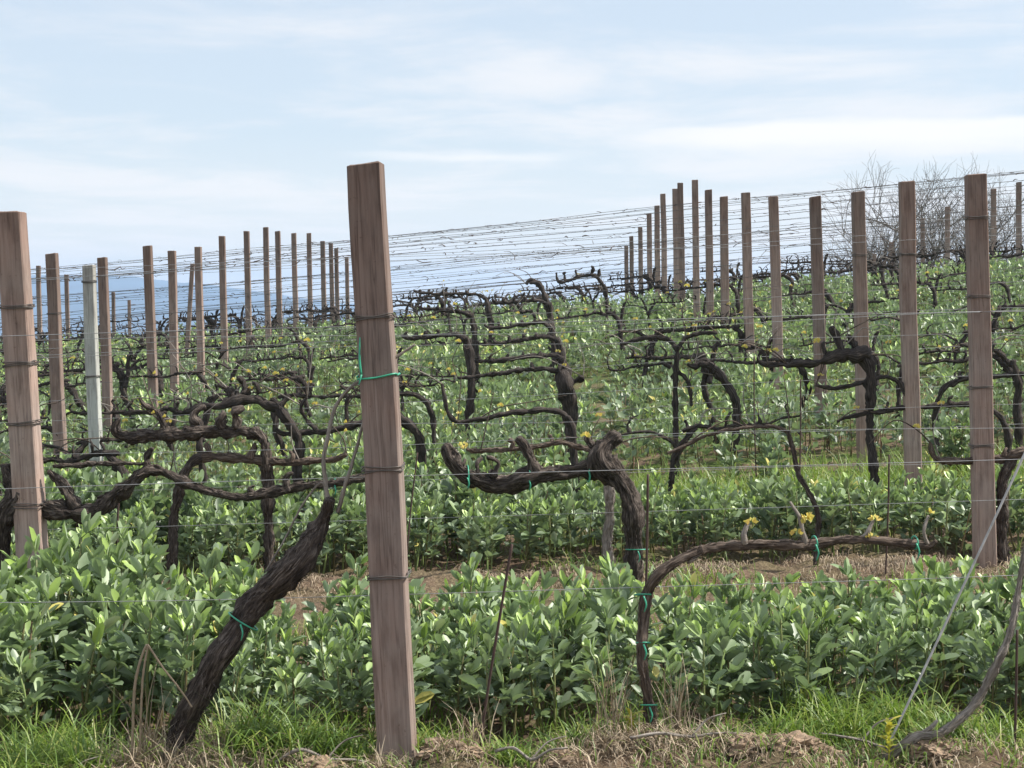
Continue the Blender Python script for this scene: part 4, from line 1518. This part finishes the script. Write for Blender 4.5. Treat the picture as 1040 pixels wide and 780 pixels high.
for i, (px, Z, ang, L, lab) in enumerate([(330, .975, .3, .34, 'pruned twig lying in the grass left of the foreground post'), (540, .972, -.5, .26, 'pruned twig lying on the verge right of the thin rod'),
                                         (705, .975, .15, .40, 'pruned twig lying beside the straw at the young vine'), (880, .985, 2.6, .30, 'pruned twig lying in the grass near the anchor cable'),
                                         (60, .975, -.2, .30, 'pruned twig lying in the grass in the lower left corner')]):
    x, y = gp(px, Z)
    pts = []
    for f in np.linspace(-.5, .5, 5):
        xx, yy = x + math.cos(ang) * L * f, y + math.sin(ang) * L * f * .5 + rng.uniform(-.015, .015)
        pts.append((xx - x, yy - y, gz(xx, yy) - gz(x, y) + .03 + rng.uniform(0, .03)))
    mb = MB()
    tube(mb, pts, [.006, .0055, .005, .004, .003], 7, .02, .3, .3)
    tube(mb, [pts[2], np.array(pts[2]) + [.05, .02, .05], np.array(pts[2]) + [.11, .02, .07]], [.004, .003, .002], 6, .02)
    tag(link('pruned_twig', mb.mesh('pruned_twig', M['cane']), None, (x, y, gz(x, y))), lab, 'twig', 'pruned twigs on the ground')

# dry bent stalk before the leaning vine, small yellow weed
mb = MB()
p, r = px_pts([(133, 742, 6), (136, 712, 6), (140, 680, 6), (148, 657, 5), (150, 655, 5), (152, 657, 5), (166, 678, 4), (184, 702, 4), (195, 718, 3)], .985)
O = np.array([p[0][0], p[0][1], gz(p[0][0], p[0][1])])
p[0] = (p[0][0], p[0][1], O[2] - .03)
tube(mb, np.array(p) - O, np.array(r) * .6, 7, None, .2, .3)
p, r = px_pts([(141, 745, 5), (144, 700, 5), (150, 656, 4)], .985)
p[0] = (p[0][0], p[0][1], O[2] - .03)
tube(mb, np.array(p) - O, np.array(r) * .6, 7, None, .2, .3)
tag(link('dry_stalk', mb.mesh('dry_stalk', M['straw']), None, Vector(O)), 'broken dry stalk folded over, left of the leaning vine trunk', 'stalk')
for (px, py, Z, h, lab) in [(636, 590, 1.37, .22, 'yellow weed before the massive central vine trunk'), (642, 720, 1.0, .09, 'small yellow green weed at the foot of the young vine'),
                            (905, 770, .975, .12, 'bright yellow weed beside the bent cane at lower right')]:
    x, y = (px - 520) * Z * D / F, Z * D - .02
    z = gz(x, y)
    zt = P(px, py - 45 * h, Z).z
    mb = MB()
    tube(mb, [(0, 0, -.03), (.005, 0, h * .5), (0, 0, h)], [.003, .0025, .0015], 5, .05, tint=.5)
    n = 22
    pp = np.stack([np.zeros(n), np.zeros(n), np.linspace(h * .15, h, n)], -1)
    a = np.arange(n) * 2.4
    dd = np.stack([np.cos(a), np.sin(a), rng.uniform(.4, 2.2, n)], -1) + rng.normal(size=(n, 3)) * .35
    d_, s_, n_ = frames(dd, np.tile([0, 0, 1.], (n, 1)))
    LL = rng.uniform(.02, .05, n)
    v, q, t, tt = leaves_hi(pp, d_, s_, n_, LL, LL * .45, np.full(n, .3), np.full(n, -.2), rng.uniform(0, 1, n))
    mb.add(v, q, t, tint=tt)
    tag(link('yellow_weed', mb.mesh('yellow_weed', M['yleaf']), None, (x, y, z)), lab, 'weed')

# ------------------------------------------------------------------ haze
def haze():
    x0, x1, y0, y1 = -4700, 4700, -60, 4400
    z0, z1 = -110, 56
    mb = MB()
    v = [(x0, y0, z0), (x1, y0, z0), (x1, y1, z0), (x0, y1, z0), (x0, y0, z1), (x1, y0, z1), (x1, y1, z1), (x0, y1, z1)]
    q = [(0, 3, 2, 1), (4, 5, 6, 7), (0, 1, 5, 4), (1, 2, 6, 5), (2, 3, 7, 6), (3, 0, 4, 7)]
    mb.add(v, q)
    m = bpy.data.materials.new('haze_air')
    m.use_nodes = True
    nt = m.node_tree
    for n in list(nt.nodes):
        nt.nodes.remove(n)
    out = nt.nodes.new('ShaderNodeOutputMaterial')
    pv = nt.nodes.new('ShaderNodeVolumePrincipled')
    pv.inputs['Color'].default_value = (.52, .72, 1.0, 1)
    pv.inputs['Density'].default_value = HAZE
    pv.inputs['Anisotropy'].default_value = .2
    nt.links.new(pv.outputs[0], out.inputs['Volume'])
    o = link('haze', mb.mesh('haze', m, smooth=False))
    o['kind'] = 'stuff'
    tag(o, 'thin blue haze over the valley and hills', 'haze')


HAZE = .00027
haze()

# ------------------------------------------------------------------ sky, sun
SUN_EL, SUN_AZ = math.radians(50), math.radians(88)   # azimuth to the right of the view
w = bpy.data.worlds.new('World')
sc.world = w
w.use_nodes = True
nt = w.node_tree
for n in list(nt.nodes):
    nt.nodes.remove(n)
out = nt.nodes.new('ShaderNodeOutputWorld')
bg = nt.nodes.new('ShaderNodeBackground')
sky = nt.nodes.new('ShaderNodeTexSky')
sky.sky_type = 'NISHITA'
sky.sun_disc = False
sky.sun_elevation = SUN_EL
sky.sun_rotation = SUN_AZ
sky.air_density = 1.0
sky.dust_density = .6
sky.ozone_density = 1.6
sky.altitude = 200
tc = nt.nodes.new('ShaderNodeTexCoord')
sp = nt.nodes.new('ShaderNodeSeparateXYZ')
nt.links.new(tc.outputs['Generated'], sp.inputs[0])


def math_(op, a, b=None):
    m = nt.nodes.new('ShaderNodeMath')
    m.operation = op
    for i, x in enumerate((a, b)):
        if x is None:
            continue
        if isinstance(x, (int, float)):
            m.inputs[i].default_value = x
        else:
            nt.links.new(x, m.inputs[i])
    return m.outputs[0]


zz = math_('ADD', math_('MAXIMUM', sp.outputs[2], 0.0), .055)
cx = math_('DIVIDE', sp.outputs[0], zz)
cy = math_('DIVIDE', sp.outputs[1], zz)
cv = nt.nodes.new('ShaderNodeCombineXYZ')
nt.links.new(cx, cv.inputs[0])
nt.links.new(cy, cv.inputs[1])
mp = nt.nodes.new('ShaderNodeMapping')
mp.inputs['Scale'].default_value = (.95, .8, 1)
mp.inputs['Location'].default_value = (3.1, 1.7, 0)
mp.inputs['Rotation'].default_value = (0, 0, .12)
nt.links.new(cv.outputs[0], mp.inputs[0])
n1 = noise(nt, mp.outputs[0], 1.0, 9, .62)
n1.inputs['Distortion'].default_value = .35
n2 = noise(nt, mp.outputs[0], .33, 3, .5)
cl = math_('ADD', math_('MULTIPLY', n1.outputs[0], .6), math_('MULTIPLY', n2.outputs[0], .4))
cf = ramp(nt, [(.43, (0, 0, 0)), (.60, (1, 1, 1))], cl)
cf.color_ramp.interpolation = 'EASE'
# veil: high thin cloud brightens and whitens the whole sky, thicker toward the horizon
CLOUD = (5.75, 5.7, 5.75)
VEIL = (4.2, 4.65, 5.15)
base = mixc(nt, sky.outputs[0], VEIL, .72)
hz = ramp(nt, [(0, (1, 1, 1)), (.09, (0, 0, 0))], sp.outputs[2])
c = mixc(nt, base, CLOUD, math_('MULTIPLY', cf.outputs[0], .75))
c = mixc(nt, c, (6.2, 6.0, 5.85), math_('MULTIPLY', hz.outputs[0], .55))
# one long bright bank of cloud low on the right
ax = math_('DIVIDE', sp.outputs[0], math_('MAXIMUM', sp.outputs[1], .05))
sv = nt.nodes.new('ShaderNodeCombineXYZ')
nt.links.new(math_('MULTIPLY', ax, 9.0), sv.inputs[0])
nt.links.new(math_('MULTIPLY', sp.outputs[2], 60.0), sv.inputs[1])
ns = noise(nt, sv.outputs[0], 1.0, 6, .6)


def sstep(v, a, b_):
    m = nt.nodes.new('ShaderNodeMapRange')
    m.interpolation_type = 'SMOOTHSTEP'
    m.inputs[1].default_value = a
    m.inputs[2].default_value = b_
    nt.links.new(v, m.inputs[0])
    return m.outputs[0]


ev = math_('ADD', sp.outputs[2], math_('MULTIPLY', math_('SUBTRACT', ns.outputs[0], .5), .014))
band = math_('MULTIPLY', math_('MULTIPLY', sstep(ev, .074, .088), math_('SUBTRACT', 1.0, sstep(ev, .093, .0975))), sstep(ax, .03, .13))
c = mixc(nt, c, (6.3, 6.15, 5.95), math_('MULTIPLY', band, .8))
band2 = math_('MULTIPLY', math_('MULTIPLY', sstep(ev, .072, .077), math_('SUBTRACT', 1.0, sstep(ev, .078, .082))), math_('MULTIPLY', sstep(ax, -.11, -.05), math_('SUBTRACT', 1.0, sstep(ax, .0, .05))))
c = mixc(nt, c, (6.1, 6.05, 6.0), math_('MULTIPLY', band2, .6))
up = nt.nodes.new('ShaderNodeMapRange')  # unseen upper sky brightened to add ambient fill light
up.inputs[1].default_value = .2
up.inputs[2].default_value = .6
up.inputs[3].default_value = 1.0
up.inputs[4].default_value = 1.45
nt.links.new(sp.outputs[2], up.inputs[0])
vs = nt.nodes.new('ShaderNodeVectorMath')
vs.operation = 'SCALE'
nt.links.new(c, vs.inputs[0])
nt.links.new(up.outputs[0], vs.inputs['Scale'])
c = vs.outputs[0]
nt.links.new(c, bg.inputs[0])
bg.inputs[1].default_value = .1
nt.links.new(bg.outputs[0], out.inputs[0])

sl = bpy.data.lights.new('sun', 'SUN')
sl.energy = 4.8
sl.angle = math.radians(1.0)
sl.color = (1, .95, .87)
so = bpy.data.objects.new('sun', sl)
COL.objects.link(so)
dirv = Vector((math.sin(SUN_AZ) * math.cos(SUN_EL), math.cos(SUN_AZ) * math.cos(SUN_EL), math.sin(SUN_EL)))
so.rotation_euler = dirv.to_track_quat('Z', 'Y').to_euler()
so.location = dirv * 30

# ------------------------------------------------------------------ camera
cam = bpy.data.cameras.new('camera')
cam.sensor_width = 36
cam.lens = F * 36 / 1040
cam.clip_start = .1
cam.clip_end = 30000
co = bpy.data.objects.new('camera', cam)
COL.objects.link(co)
co.location = (0, 0, EYE)
co.rotation_euler = (math.radians(90) - TH, 0, 0)
sc.camera = co
sc.view_settings.view_transform = 'Standard'
sc.view_settings.look = 'None'
sc.view_settings.exposure = .78
sc.view_settings.gamma = 1
sc.view_settings.use_curve_mapping = False
sc.cycles.max_bounces = 6
sc.cycles.transparent_max_bounces = 8
sc.cycles.volume_bounces = 0
sc.cycles.use_denoising = True
